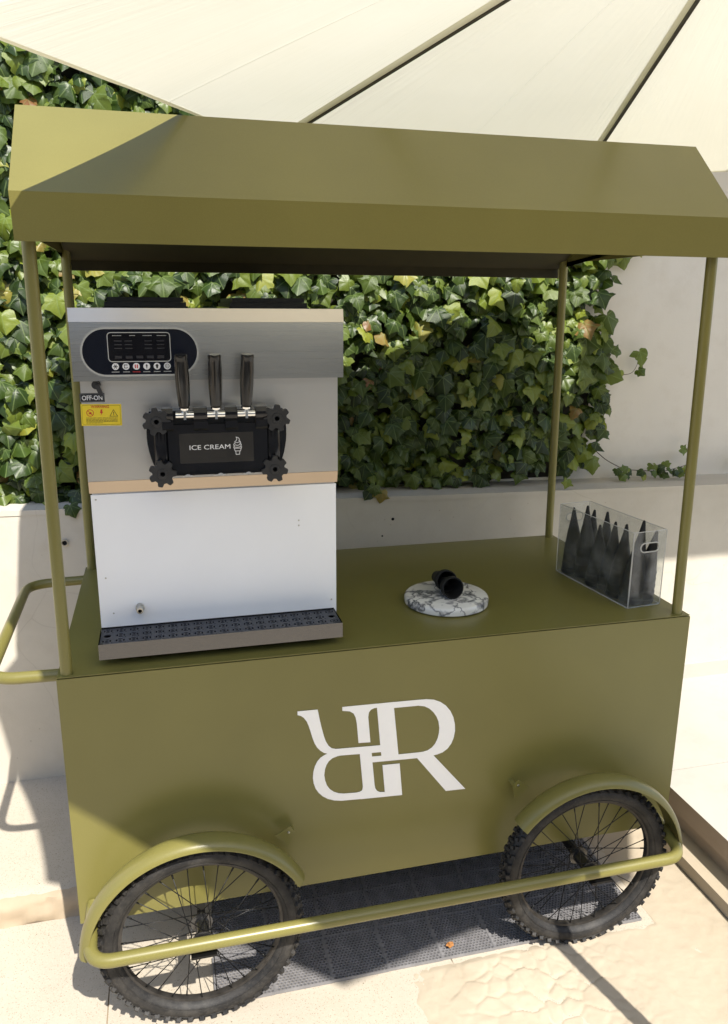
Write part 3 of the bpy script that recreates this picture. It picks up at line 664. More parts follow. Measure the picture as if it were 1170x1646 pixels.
# --- wheels
def build_wheel_parts():
    R0, r0 = 0.2195, 0.0230; out = {}
    bm = B(); n, m = 72, 16; rings = []
    for i in range(n):
        a = 2*pi*i/n; rr = []
        for k in range(m):
            t = 2*pi*k/m; q = R0+r0*1.02*cos(t); rr.append(bm.verts.new((q*cos(a), r0*1.12*sin(t), q*sin(a))))
        rings.append(rr)
    for i in range(n):
        for k in range(m): bm.faces.new((rings[i][k], rings[(i+1) % n][k], rings[(i+1) % n][(k+1) % m], rings[i][(k+1) % m]))
    for t in (radians(58), radians(-58), radians(118), radians(-118)):    # thin raised lines on the side walls
        tube(bm, [((R0+(r0+.0006)*cos(t))*cos(2*pi*i/60), (r0+.0006)*1.12*sin(t), (R0+(r0+.0006)*cos(t))*sin(2*pi*i/60)) for i in range(61)], 0.0011, 5, cap=False)
    rs = random.Random(3)
    for row, (t, ln, wd, hh, cnt, off) in enumerate(((0, .009, .013, .0065, 60, 0), (.42, .010, .010, .0065, 60, .5), (-.42, .010, .010, .0065, 60, .5), (.88, .0115, .011, .0105, 52, .1), (-.88, .0115, .011, .0105, 52, .1))):
        for i in range(cnt):
            a = 2*pi*(i+off)/cnt; skew = (0.35 if row in (1, 3) else -0.35 if row in (2, 4) else 0)+rs.uniform(-.05, .05)
            er = Vector((cos(a), 0, sin(a))); et = Vector((-sin(a), 0, cos(a))); ey = Vector((0, 1, 0))
            nrm = er*cos(t)+ey*sin(t); side = -er*sin(t)+ey*cos(t)
            tt = et*cos(skew)+side*sin(skew); ss = side*cos(skew)-et*sin(skew)
            ctr = er*R0+nrm*(r0*1.06+hh*.3)
            Mx = Matrix((tt, ss, nrm)).transposed().to_4x4(); Mx.translation = ctr
            vs = box(bm, -ln/2, ln/2, -wd/2, wd/2, -hh/2, hh/2, Mx)
            for v in vs[4:]: v.co = ctr+(v.co-ctr)*0.86+nrm*hh*.1
    bmesh.ops.recalc_face_normals(bm, faces=bm.faces)
    me = bpy.data.meshes.new('tyre'); bm.to_mesh(me); bm.free(); me.shade_smooth(); me.set_sharp_from_angle(angle=radians(35)); me.materials.append(M['rubber']); out['tyre'] = me
    bm = B(); MY = Matrix.Rotation(pi/2, 4, 'X')
    lathe(bm, [(0.203, -0.0120), (0.206, -0.0100), (0.202, -0.0085), (0.1915, -0.0080), (0.1895, 0), (0.1915, 0.0080), (0.202, 0.0085), (0.206, 0.0100), (0.203, 0.0120), (0.198, 0.0100), (0.1965, 0), (0.198, -0.0100)], MY, 72, True)
    bmesh.ops.recalc_face_normals(bm, faces=bm.faces)
    me = bpy.data.meshes.new('rim'); bm.to_mesh(me); bm.free(); me.shade_smooth(); me.set_sharp_from_angle(angle=radians(35)); me.materials.append(M['rim']); out['rim'] = me
    bm = B(); lathe(bm, [(0, -0.058), (0.006, -0.058), (0.006, -0.048), (0.0125, -0.047), (0.0125, -0.036), (0.021, -0.035), (0.027, -0.033), (0.027, -0.029), (0.018, -0.027), (0.0155, 0), (0.018, 0.027), (0.027, 0.029), (0.027, 0.033), (0.021, 0.035), (0.0125, 0.036), (0.0125, 0.047), (0.006, 0.048), (0.006, 0.058), (0, 0.058)], MY, 24)
    bmesh.ops.recalc_face_normals(bm, faces=bm.faces)
    me = bpy.data.meshes.new('hub'); bm.to_mesh(me); bm.free(); me.shade_smooth(); me.set_sharp_from_angle(angle=radians(35)); me.materials.append(M['hubm']); out['hub'] = me
    for s in (1, -1):
        for q in (1, -1):
            bm = B(); a = radians(62)*q; p0 = Vector((0.0245*cos(a), 0.031*s, 0.0245*sin(a))); p1 = Vector((0.1905, 0.004*s, 0))
            tube(bm, [p0, p1], 0.00125, 5); tube(bm, [p1+(p0-p1).normalized()*0.012, p1], 0.0021, 6)
            me = bpy.data.meshes.new('spoke'); bm.to_mesh(me); bm.free(); me.shade_smooth(); me.materials.append(M['spoke']); out[(s, q)] = me
    return out
WP = build_wheel_parts()
for wi, cx in enumerate(WX):
    wheel = thing('wheel', None, None, (cx, WY, WR), parent=cart)
    base = Matrix.Translation((cx, WY, WR))
    for k in ('tyre', 'rim', 'hub'): place(k, WP[k], wheel, base @ Matrix.Rotation(0.3+wi, 4, 'Y'))
    for i in range(32):
        s = 1 if i % 2 else -1; q = 1 if (i//2) % 2 else -1
        place('spoke', WP[(s, q)], wheel, base @ Matrix.Rotation(2*pi*i/32+0.05+wi*.1, 4, 'Y'))
    bm = B(); box(bm, cx-0.010, cx+0.010, -0.022, D, WR-0.010, WR+0.0115); part('axle_beam', bm, M['black'], bevel=0.002)
    bm = B(); box(bm, cx-0.03, cx+0.03, -0.175, -0.135, 0.256, 0.262); box(bm, cx-0.008, cx+0.008, -0.1445, -0.1385, 0.24, 0.258); part('hub_plate', bm, M['black'], bevel=0.001)

# ================================================================== SOFT-SERVE MACHINE
mc = thing('ice_cream_machine', 'stainless steel soft serve machine with three black levers on the cart', 'machine', (0.38, 0.35, HC))
def mp(name, bm, m, parent=mc, **k): return obj(name, bm, m, parent, **k)
bm = B(); box(bm, 0.097, 0.670, 0.133, 0.70, HC+0.022, 1.312); mp('cabinet', bm, M['steel'], bevel=0.002)
for x in (0.13, 0.635):
    for y in (0.18, 0.66):
        bm = B(); lathe(bm, [(0, 0), (0.018, 0), (0.015, 0.0215), (0, 0.0215)], Matrix.Translation((x, y, HC)), 16); mp('foot', bm, M['matte'], smooth=40)
bm = B(); box(bm, 0.0945, 0.6725, 0.1275, 0.1325, 0.948, 1.309); wp = mp('white_front_panel', bm, M['white'], bevel=0.0012)
for x, z in ((0.113, 1.106), (0.125, 1.016), (0.578, 1.220), (0.578, 1.207), (0.660, 1.005), (0.105, 1.298)):
    bm = B(); lathe(bm, [(0, 0.0012), (0.002, 0.0008), (0.0026, -0.001)], axis_m((x, 0.1275, z), (0, -1, 0)), 10); obj('rivet', bm, M['bolt'], wp, smooth=40)
bm = B(); lathe(bm, [(0.0045, 0.024), (0.0045, -0.001)], axis_m((0.187, 0.1275, 1.028), (0, -1, -0.1)), 14)
lathe(bm, [(0, 0.004), (0.0045, 0.004)], axis_m((0.187, 0.1275, 1.028), (0, -1, -0.1)), 14); dr = mp('drain_hole', bm, M['hole'])
bm = B(); lathe(bm, [(0.0048, 0.026), (0.0078, 0.026), (0.0085, 0.022), (0.0085, 0.012), (0.0105, 0.011), (0.0105, 0.003), (0.009, 0), (0.0048, 0)], axis_m((0.187, 0.1275, 1.028), (0, -1, -0.1)), 18, True); mp('drain_spout', bm, M['bolt'], smooth=40)
# steel body with an angled lip along its foot
def extrude_x(prof_yz, x0, x1, x0b=None, x1b=None):
    bm = B(); A = [bm.verts.new((x0, y, z)) for y, z in prof_yz]; C = [bm.verts.new((x1, y, z)) for y, z in prof_yz]
    bm.faces.new(A); bm.faces.new(C[::-1]); n = len(prof_yz)
    for i in range(n): bm.faces.new((A[i], C[i], C[(i+1) % n], A[(i+1) % n]))
    return bm
mp('steel_front', extrude_x([(0.122, 1.342), (0.122, 1.580), (0.70, 1.580), (0.70, 1.314), (0.136, 1.314), (0.136, 1.342)], 0.092, 0.676), M['steel'], bevel=0.0012)
mp('lower_lip', extrude_x([(0.1215, 1.3415), (0.1355, 1.3415), (0.1355, 1.3125), (0.1295, 1.3125)], 0.092, 0.676), M['lip'])
bm = extrude_x([(0.095, 1.572), (0.095, 1.697), (0.101, 1.7265), (0.70, 1.7265), (0.70, 1.582), (0.13, 1.582), (0.13, 1.572)], 0.0815, 0.684); head = mp('head_housing', bm, M['head'], bevel=0.0015)
bm = extrude_x([(0.0946, 1.6985), (0.0935, 1.6985), (0.0995, 1.7280), (0.1005, 1.7280)], 0.0808, 0.6845); mp('head_trim', bm, M['trim'])
for x0, x1 in ((0.150, 0.334), (0.436, 0.622)):
    bm = B(); box(bm, x0, x1, 0.22, 0.60, 1.7265, 1.741); lid = mp('hopper_lid', bm, M['matte'], bevel=0.004)
    bm = B(); box(bm, x0+0.006, x1-0.006, 0.226, 0.594, 1.7415, 1.752); obj('lid_top', bm, M['matte'], lid, bevel=0.004)
    bm = B(); box(bm, x0-0.004, x1+0.004, 0.2165, 0.6035, 1.7268, 1.7305); obj('lid_seal', bm, M['gloss'], lid, bevel=0.001)
# control panel
CXP, CZP = 0.2265, 1.6345
bm = B(); plate(bm, stadium(CXP, CZP, 0.252, 0.106, 12), [stadium(CXP, CZP, 0.244, 0.098, 12)], face_m(0.0952), 0.0020)
cp = mp('control_panel', bm, M['silver'])
bm = B(); plate(bm, stadium(CXP, CZP, 0.2438, 0.0978, 12), [], face_m(0.0952), 0.0012); obj('membrane', bm, M['navy'], cp)
bm = B(); plate(bm, stadium(0.2245, 1.645, 0.134, 0.064, 5, 0.008), [stadium(0.2245, 1.645, 0.1305, 0.0605, 5, 0.0065)], face_m(0.0940), 0.0008); obj('screen_frame', bm, M['silver'], cp)
bm = B(); plate(bm, stadium(0.2245, 1.645, 0.130, 0.060, 5, 0.0065), [], face_m(0.0940), 0.0005); obj('screen', bm, M['screen'], cp)
bm = B()
for i in range(5): box(bm, 0.172+i*0.0225, 0.1865+i*0.0225, 0.0931, 0.0934, 1.6205, 1.6265)
for i, x in enumerate((0.172, 0.194, 0.236, 0.262)):
    for k in range(3): box(bm, x, x+0.016, 0.0931, 0.0934, 1.641+k*0.008, 1.6435+k*0.008)
obj('display_segments', bm, M['seg'], cp)
bm = B()
for x0, x1 in ((0.169, 0.188), (0.2045, 0.217), (0.233, 0.252), (0.263, 0.283)):
    x = x0
    while x < x1:
        wl = random.uniform(.0012, .0026); box(bm, x, min(x+wl, x1), 0.0931, 0.0934, 1.6690, 1.6703); x += wl+0.0006
obj('screen_headings', bm, M['silver'], cp)
for i in range(6):
    x = 0.1715+i*0.0221; z = 1.6033
    bm = B(); plate(bm, circle(x, z, 0.0074, 20), [], face_m(0.0940), 0.0008); bt = obj('button', bm, M['btn'], cp)
    bm = B(); gy = 0.0929; Mf = face_m(gy)
    if i == 0:
        for k in range(3):
            a = k*pi/3; d_ = Vector((cos(a), sin(a)))*0.0048; nn = Vector((-d_.y, d_.x)).normalized()*0.0007; c_ = Vector((x, z)); plate(bm, [c_-d_-nn, c_+d_-nn, c_+d_+nn, c_-d_+nn], [], face_m(gy-0.0001*k), 0.0002)
    elif i == 1: plate(bm, [(x-.004, z-.004), (x+.003, z-.004), (x+.004, z-.001), (x+.0028, z-.001), (x+.002, z-.0027), (x-.0027, z-.0027), (x-.0027, z+.0025), (x+.0035, z+.0025), (x+.0035, z+.0042), (x-.004, z+.0042)], [], Mf, 0.0002)
    elif i == 2:
        for s in (-1, 1): plate(bm, stadium(x+s*.0022, z, .0024, .0085, 4), [], Mf, 0.0002)
    elif i == 3: plate(bm, [(x-.0022, z+.001), (x, z+.0052), (x+.0022, z+.001), (x+.0009, z-.001), (x+.0006, z-.005), (x-.0006, z-.005), (x-.0009, z-.001)], [], Mf, 0.0002)
    elif i == 4: plate(bm, [(x-.0032, z+.001), (x-.002, z+.0042), (x+.002, z+.0042), (x+.0032, z+.001), (x+.0022, z-.001), (x+.0015, z-.0048), (x-.0015, z-.0048), (x-.0022, z-.001)], [], Mf, 0.0002)
    else:
        plate(bm, circle(x, z, 0.0050, 14), [circle(x, z, 0.0040, 14)], Mf, 0.0002)
        for k in range(4): plate(bm, circle(x+.0022*cos(k*pi/2+.7), z+.0022*sin(k*pi/2+.7), 0.0009, 6), [], Mf, 0.0002)
    obj('button_symbol', bm, M['red'] if i == 2 else M['dark'], bt)
    bm = B(); xx = x-random.uniform(.005, .0085)
    while xx < x+.0065:
        wl = random.uniform(.0010, .0020); box(bm, xx, xx+wl, 0.0935, 0.0938, 1.5905, 1.5924); xx += wl+.0006
    obj('button_caption', bm, M['red'] if i == 2 else M['silver'], bt)
# switch and stickers
bm = B(); lathe(bm, [(0, 0.02), (0.0085, 0.02), (0.0095, 0.016), (0.0095, 0), (0, 0)], axis_m((0.1265, 0.122, 1.5625), (0, -1, 0)), 16); sw = mp('key_switch', bm, M['matte'], smooth=40)
bm = B(); box(bm, -0.0045, 0.0045, -0.006, 0.003, -0.02, 0.006, Matrix.Translation((0.1315, 0.097, 1.558)) @ Matrix.Rotation(-0.35, 4, 'Y')); obj('switch_lever', bm, M['matte'], sw, bevel=0.0015)
bm = B(); plate(bm, stadium(0.1155, 1.5335, 0.0535, 0.0205, 3, 0.002), [], face_m(0.122), 0.0006); s1 = mp('switch_label', bm, M['tag_'])
bm = B(); plate(bm, stadium(0.1155, 1.5335, 0.051, 0.018, 3, 0.0015), [stadium(0.1155, 1.5335, 0.0502, 0.0172, 3, 0.0013)], face_m(0.1213), 0.0002); obj('label_border', bm, M['silver'], s1)
text('label_lettering', 'OFF-ON', 0.1155, 1.5332, 0.0435, 0.1211, M['btn'], s1, ht=0.0105, bold=0.012)
SR = 0.02; sx0, sz0 = 0.1325, 1.4945
bm = B(); plate(bm, stadium(sx0, sz0, 0.087, 0.0485, 3, 0.001), [], face_m(0.122, SR, sx0, sz0), 0.0005); s2 = mp('warning_sticker', bm, M['yellow'])
bm = B(); F2 = face_m(0.1214, SR, sx0, sz0)
plate(bm, stadium(sx0, sz0, 0.082, 0.0435, 3, 0.003), [stadium(sx0, sz0, 0.0812, 0.0427, 3, 0.0028)], F2, 0.0002)
plate(bm, [(sx0+.017, sz0-.0035), (sx0+.0355, sz0-.0035), (sx0+.0262, sz0+.0125)], [[(sx0+.0187, sz0-.0024), (sx0+.0338, sz0-.0024), (sx0+.0262, sz0+.0105)]], F2, 0.0002)
plate(bm, [(sx0+.0257, sz0-.001), (sx0+.0267, sz0-.001), (sx0+.0267, sz0+.004), (sx0+.0275, sz0+.004), (sx0+.0262, sz0+.0075), (sx0+.0249, sz0+.004), (sx0+.0257, sz0+.004)], [], F2, 0.0002)
for k in range(5):
    x = sx0-.033; zz = sz0-.0072-k*.0028; xe = sx0+(.033 if k < 4 else .002)
    while x < xe:
        wl = random.uniform(.002, .007); plate(bm, [(x, zz), (min(x+wl, xe+.001), zz), (min(x+wl, xe+.001), zz+.0009), (x, zz+.0009)], [], F2, 0.0002); x += wl+.0009
obj('sticker_print', bm, M['dark'], s2)
bm = B()
plate(bm, circle(sx0-.024, sz0+.0045, .008, 22), [circle(sx0-.024, sz0+.0045, .0067, 22)], F2, 0.0002)
plate(bm, [(sx0-.0300, sz0+.0095), (sx0-.0290, sz0+.0103), (sx0-.0180, sz0-.0005), (sx0-.0190, sz0-.0013)], [], face_m(0.1212, SR, sx0, sz0), 0.0002)
plate(bm, [(sx0-.0275, sz0+.003), (sx0-.022, sz0+.007), (sx0-.0205, sz0+.004), (sx0-.024, sz0+.0015)], [], face_m(0.1211, SR, sx0, sz0), 0.0002)
plate(bm, [(sx0-.001, sz0+.0125), (sx0+.003, sz0+.0125), (sx0+.001, sz0+.0075), (sx0+.004, sz0+.0075), (sx0-.002, sz0-.002), (sx0-.0003, sz0+.004), (sx0-.003, sz0+.004)], [], F2, 0.0002)
obj('sticker_symbols', bm, M['red'], s2)
text('sticker_heading', 'WARNING', sx0-.002, sz0+.0185, 0.039, 0.1211, M['red'], s2, ht=0.0058, rot=SR, bold=0.012)
# dispensing door
def barrel(x0, x1, z0, z1, bulge, n=10):
    pts = []
    for k in range(n+1):
        t = k/n; pts.append((x1+bulge*(4*t*(1-t))-0.016*(1-t)**2, z0+(z1-z0)*t))
    for k in range(n+1):
        t = 1-k/n; pts.append((x0-bulge*(4*t*(1-t))+0.016*(1-t)**2, z0+(z1-z0)*t))
    return pts
bm = B(); plate(bm, barrel(0.2365, 0.5345, 1.358, 1.506, 0.011), [], face_m(0.1215), 0.052); door = mp('dispensing_door', bm, M['gloss'], bevel=0.006, seg=3)
bm = B(); plate(bm, stadium(0.3855, 1.4215, 0.222, 0.108, 5, 0.010), [], face_m(0.0692), 0.0105); obj('door_face', bm, M['gloss'], door, bevel=0.003)
for x in (0.2600, 0.5105):
    bm = B(); lathe(bm, [(0, 0), (0.014, 0), (0.0165, 0.004), (0.0165, 0.094), (0.014, 0.098), (0, 0.098)], Matrix.Translation((x, 0.0705, 1.378)) @ Matrix.Diagonal((1.05, 0.4, 1, 1)), 20); obj('door_rib', bm, M['gloss'], door, smooth=40)
bm = B(); plate(bm, stadium(0.3815, 1.4215, 0.166, 0.068, 3, 0.002), [], face_m(0.0594), 0.0008); lb = obj('name_plate', bm, M['label'], door)
lt = text('name_lettering', 'ICE CREAM', 0.366, 1.4235, 0.091, 0.0583, M['btn'], door, ht=0.0105)
bm = B(); ix, iz = 0.428, 1.4245
def stroke(pts, wdt=0.0012, k=0):
    for i in range(len(pts)-1):
        a, b = Vector(pts[i]), Vector(pts[i+1]); d_ = (b-a).normalized()*0.0004; n_ = Vector((-(b-a).y, (b-a).x)).normalized()*wdt/2
        plate(bm, [a-d_-n_, b+d_-n_, b+d_+n_, a-d_+n_], [], face_m(0.0585-0.00002*((i+k) % 7)), 0.0002)
S_ = lambda pts: [(ix+x*0.001, iz+z*0.001) for x, z in pts]
stroke(S_([(-8, -6), (-6, -12), (-4.5, -13), (-4, -20), (4, -20), (4.5, -13), (6, -12), (8, -6), (-8, -6)]))
stroke(S_([(-8, -6), (-9, -3), (-7, 0), (-9, 2), (-7.5, 5), (-5, 6), (-6.5, 9), (-4, 11), (-2, 13), (-1, 17), (-3, 20), (1, 19), (4, 16), (4.5, 13), (3, 11), (6, 10), (7, 7), (5, 5.5), (8.5, 3), (8, 0), (7, -.5), (9, -3), (8, -6)]), k=2)
stroke(S_([(-4, 8), (0, 7), (5, 9)]), k=1); stroke(S_([(-6, 2), (0, .5), (6, 3)]), k=3); stroke(S_([(-7, -3), (0, -4), (7, -2.5)]), k=4); stroke(S_([(-6, -12.2), (6, -12.2)]), k=5)
obj('cone_symbol', bm, M['btn'], door)
for x, wd in ((0.2755, 0.024), (0.3475, 0.031), (0.4155, 0.027), (0.4835, 0.026)):       # caps between the levers
    bm = extrude_x([(0.082, 1.463), (0.0515, 1.463), (0.0475, 1.468), (0.0475, 1.483), (0.053, 1.487), (0.050, 1.494), (0.050, 1.503), (0.058, 1.513), (0.082, 1.514)], x-wd/2, x+wd/2); obj('hinge_cap', bm, M['gloss'], door, bevel=0.002)
for x in (0.314, 0.3885, 0.4525):
    bm = B(); lathe(bm, [(0.008, 0.012), (0.0150, 0.012), (0.0172, 0.008), (0.0178, 0.0045), (0.016, 0.003), (0.008, 0.005)], Matrix.Translation((x, 0.086, 1.3515)), 20, True); nz = obj('nozzle_ring', bm, M['clear_ring'], door, smooth=40)
    bm = B(); lathe(bm, [(0, 0.001), (0.0085, 0.001), (0.0085, 0.014), (0, 0.014)], Matrix.Translation((x, 0.086, 1.3515)), 14); obj('nozzle_core', bm, M['matte'], nz, smooth=40)
def star(cx, cz, yk, rot):
    pts = []
    for k in range(84):
        a = 2*pi*k/84; c7 = cos(7*(a+rot)); r = 0.0255+0.0052*(1 if c7 > 0.35 else -0.55+1.55*(max(-0.6, c7)+0.6)/0.95)
        pts.append((cx+r*cos(a), cz+r*sin(a)))
    bm = B(); plate(bm, pts, [circle(cx, cz, 0.0055, 12)], face_m(yk), 0.015); k_ = mp('star_knob', bm, M['matte'], bevel=0.0025, seg=2)
    bm = B(); lathe(bm, [(0.0055, 0.017), (0.0115, 0.0165), (0.0135, 0.012), (0.0055, 0.012)], axis_m((cx, yk, cz), (0, -1, 0)), 20, True); obj('knob_boss', bm, M['matte'], k_, smooth=40)
    bm = B(); lathe(bm, [(0, 0.005), (0.0056, 0.005)], axis_m((cx, yk, cz), (0, -1, 0)), 12); obj('knob_bore', bm, M['hole'], k_)
    bm = B(); lathe(bm, [(0, 0), (0.009, 0), (0.009, 0.05), (0, 0.05)], axis_m((cx, yk+0.05, cz), (0, -1, 0)), 14); obj('knob_stud', bm, M['matte'], k_, smooth=40)
star(0.2515, 1.485, 0.064, 0.1); star(0.5185, 1.4855, 0.064, 0.3); star(0.2585, 1.3675, 0.064, 0.0); star(0.5115, 1.3675, 0.064, 0.25)
def lever(x0, xt):
    lv = thing('pull_lever', None, None, (x0, 0.05, 1.49), parent=mc)
    p0 = Vector((x0, 0.038, 1.518)); p1 = Vector((xt, 0.022, 1.632)); d_ = p1-p0; Ln = d_.length
    bm = B(); seg = 28; prof_ = [(0.0105, 0), (0.0125, 0.003), (0.0138, 0.02), (0.0152, 0.05), (0.0152, 0.075), (0.0142, 0.1), (0.0138, Ln-0.008), (0.0146, Ln-0.005), (0.0142, Ln-0.0015), (0.0125, Ln), (0, Ln)]
    Mx = axis_m(p0, d_); rings = []
    for r, h in prof_:
        if r == 0: rings.append([bm.verts.new(Mx @ Vector((0, 0, h)))]); continue
        rr = []
        for k in range(seg):
            a = 2*pi*k/seg; g_ = 1-(0.10 if (k//2) % 2 and 0.004 < h < Ln-0.01 else 0)
            rr.append(bm.verts.new(Mx @ Vector((r*g_*cos(a), r*g_*sin(a), h))))
        rings.append(rr)
    for A, C in zip(rings, rings[1:]):
        for k in range(seg):
            if len(C) == 1: bm.faces.new((A[k], A[(k+1) % seg], C[0]))
            else: bm.faces.new((A[k], A[(k+1) % seg], C[(k+1) % seg], C[k]))
    bm.faces.new(rings[0][::-1]); obj('grip', bm, M['grip'], lv, smooth=25)
    bm = B(); tube(bm, [(x0-0.0195, 0.046, 1.499), (x0+0.0195, 0.046, 1.499)], 0.0075, 16); box(bm, x0-0.018, x0+0.018, 0.046, 0.075, 1.4925, 1.505); obj('yoke', bm, M['chrome'], lv, bevel=0.001, smooth=35)
    bm = B(); lathe(bm, [(0, 0), (0.0045, 0), (0.0045, 0.012), (0.0115, 0.016), (0.0118, 0.02), (0, 0.02)], axis_m((x0, 0.0425, 1.498), p0-Vector((x0, 0.0425, 1.498))), 18); obj('ferrule', bm, M['chrome'], lv, smooth=40)
    bm = B(); box(bm, x0-0.0028, x0+0.0028, 0.034, 0.040, 1.490, 1.510); obj('pin', bm, M['chrome'], lv, bevel=0.001)
lever(0.3130, 0.3095); lever(0.3815, 0.3815); lever(0.4485, 0.4530)
# drip tray
TX0, TX1, TY0, TY1, TZ0, TZ1 = 0.0925, 0.6675, 0.030, 0.126, 0.941, 0.979
dt = thing('drip_tray', None, None, (0.38, 0.08, TZ0), parent=mc)
bm = B()
box(bm, TX0, TX1, TY0, TY0+0.0015, TZ0, TZ1); box(bm, TX0, TX0+0.0015, TY0+0.002, TY1, TZ0, TZ1); box(bm, TX1-0.0015, TX1, TY0+0.002, TY1, TZ0, TZ1); box(bm, TX0+0.002, TX1-0.002, TY1-0.0015, TY1, TZ0, TZ1+0.003); box(bm, TX0+0.002, TX1-0.002, TY0+0.002, TY1-0.002, TZ0, TZ0+0.0015)
obj('tray_pan', bm, M['tray'], dt)
NC, NRW = 19, 3; cwx = (TX1-TX0-0.006)/NC; cwy = (TY1-TY0-0.006)/NRW
def arc(cx, cy, r0, r1, a0, a1, n=5):
    return [(cx+r1*cos(a0+(a1-a0)*k/n), cy+r1*sin(a0+(a1-a0)*k/n)) for k in range(n+1)]+[(cx+r0*cos(a1+(a0-a1)*k/n), cy+r0*sin(a1+(a0-a1)*k/n)) for k in range(n+1)]
for j in range(NRW):
    bm = B()
    for i in range(NC):
        x0 = TX0+0.003+i*cwx; y0 = TY0+0.003+j*cwy; cx_, cy_ = x0+cwx/2, y0+cwy/2
        if j == 1 and i in (0, NC-1): holes = [circle(cx_, cy_, 0.0088, 16)]
        else:
            holes = [arc(cx_, cy_, 0.0066, 0.0104, k*pi/2+.22+.785, (k+1)*pi/2-.22+.785) for k in range(4)]+[[(cx_+0.0044*cos(a)*sx, cy_+0.0044*sin(a)*sx) for a in (0, pi/2, pi, 3*pi/2)] for sx in (1,)]
            if i < NC-1: holes += [stadium(x0+cwx-0.0004-0.0035, y0+0.0035, 0.004, 0.002, 3)]
        plate(bm, [Vector(q) for q in ((x0, y0), (x0+cwx, y0), (x0+cwx, y0+cwy), (x0, y0+cwy))], holes, Matrix.Translation((0, 0, TZ1-0.003)), 0.003)
    bmesh.ops.remove_doubles(bm, verts=bm.verts, dist=1e-5)
    obj('grid_strip', bm, M['grid'], dt)

# ================================================================== THINGS ON THE COUNTER
bm = B(); lathe(bm, [(0, 0), (0.112, 0), (0.1185, 0.004), (0.1195, 0.016), (0.117, 0.0225), (0.1125, 0.0255), (0, 0.0255)], Matrix.Translation((1.0175, 0.2455, HC+0.0003)), 72)
bd = obj('marble_board', bm, M['marble'], smooth=40); tag(bd, 'round white marble board with dark veins lying on the counter', 'board')
BZ = HC+0.0258
def cone_prof(r, h, t=0.0022):
    return [(0.003, 0), (0.0045, 0.004), (r*0.88, h-0.022), (r*0.90, h-0.018), (r*1.0, h-0.016), (r, h), (r-t, h), (r*0.9-t, h-0.016), (0.0035, 0.008), (0, 0.008)]
def cup_prof(r, n): return [(0, 0), (r*0.50, 0), (r*0.56, 0.003), (r*0.84, n-0.024), (r*0.86, n-0.021), (r, n-0.019), (r*1.0, n-0.001), (r*0.98, n), (r-0.0028, n), (r*0.86-0.003, n-0.021), (r*0.52, 0.006), (0, 0.006)]
mouth = Vector((1.0215, 0.203, BZ+0.0312)); bk = Vector((1.020, 0.283, BZ+0.0200)); ax = mouth-bk
bm = B(); lathe(bm, cup_prof(0.0312, ax.length), axis_m(bk, ax), 36)
tag(obj('ice_cream_cone', bm, M['cone'], smooth=40), 'black wafer cone lying on the marble board, open mouth facing the viewer', 'cone')
ax2 = ax+Vector((0.001, 0, 0.002)); bm = B(); lathe(bm, cup_prof(0.0306, ax.length), axis_m(bk+Vector((-0.003, 0.045, 0.004)), ax2), 36)
tag(obj('ice_cream_cone', bm, M['cone'], smooth=40), 'black wafer cone on the marble board, slipped over the far end of another', 'cone')
# clear box
BXM = Matrix.Translation((1.4915, 0.0765, HC)) @ Matrix.Rotation(radians(6.4), 4, 'Z')
bw, bl, bh, bt_ = 0.1125, 0.352, 0.2205, 0.0022
cb = thing('storage_bin', 'clear acrylic bin with handle slots holding black cones at the counter end', 'bin', BXM @ Vector((bw/2, bl/2, 0)))
def pane(name, a, b, hole=False):
    a, b = Vector(a), Vector(b); d_ = (b-a); ln = d_.length; ang = math.atan2(d_.y, d_.x)
    Mx = BXM @ Matrix.Translation(a) @ Matrix.Rotation(ang, 4, 'Z') @ Matrix.Rotation(pi/2, 4, 'X')
    bm = B(); hs = [stadium(ln/2, bh-0.045, 0.062, 0.026, 6)] if hole else []
    plate(bm, [Vector(q) for q in ((0, 0.003), (ln, 0.003), (ln, bh), (0, bh))], hs, Mx, bt_); o = obj(name, bm, M['clear'], cb)
    if hole:
        bm = B(); pp = stadium(ln/2, bh-0.045, 0.062, 0.026, 6); pp3 = [Mx @ Vector((q[0], q[1], bt_/2)) for q in pp]; tube(bm, pp3+[pp3[0], pp3[1]], 0.0021, 8, cap=False); obj('slot_rim', bm, M['edge'], o, smooth=60)
e_ = 0.003
pane('end_pane', (e_, 0, 0), (bw-e_, 0, 0), True); pane('end_pane', (e_, bl-bt_, 0), (bw-e_, bl-bt_, 0), True)
pane('side_pane', (bt_, e_, 0), (bt_, bl-e_, 0)); pane('side_pane', (bw, e_, 0), (bw, bl-e_, 0))
bm = B(); box(bm, e_, bw-e_, e_, bl-e_, 0.0008, 0.0028, BXM); obj('base_pane', bm, M['clear'], cb)
bm = B(); c4 = [(e_/2, e_/2), (bw-e_/2, e_/2), (bw-e_/2, bl-e_/2), (e_/2, bl-e_/2)]
rim = fillet([BXM @ Vector((bw/2, e_/2, bh))]+[BXM @ Vector((x, y, bh)) for x, y in (c4[1], c4[2], c4[3], c4[0])]+[BXM @ Vector((bw/2, e_/2, bh))], 0.008, 4)
tube(bm, rim, 0.0012, 8, cap=False); obj('top_rim', bm, M['edge'], cb, smooth=60)
for i, (x, y) in enumerate(c4):
    bm = B(); tube(bm, [BXM @ Vector((x, y, 0.003)), BXM @ Vector((x, y, bh))], 0.0014 if i != 0 else 0.0022, 8); obj('corner_edge', bm, M['edge'], cb, smooth=60)
bm = B(); tube(bm, fillet([BXM @ Vector((bw/2, e_/2, 0.0022))]+[BXM @ Vector((x, y, 0.0022)) for x, y in (c4[1], c4[2], c4[3], c4[0])]+[BXM @ Vector((bw/2, e_/2, 0.0022))], 0.006, 4), 0.0019, 8, cap=False); obj('base_rim', bm, M['edge'], cb, smooth=60)
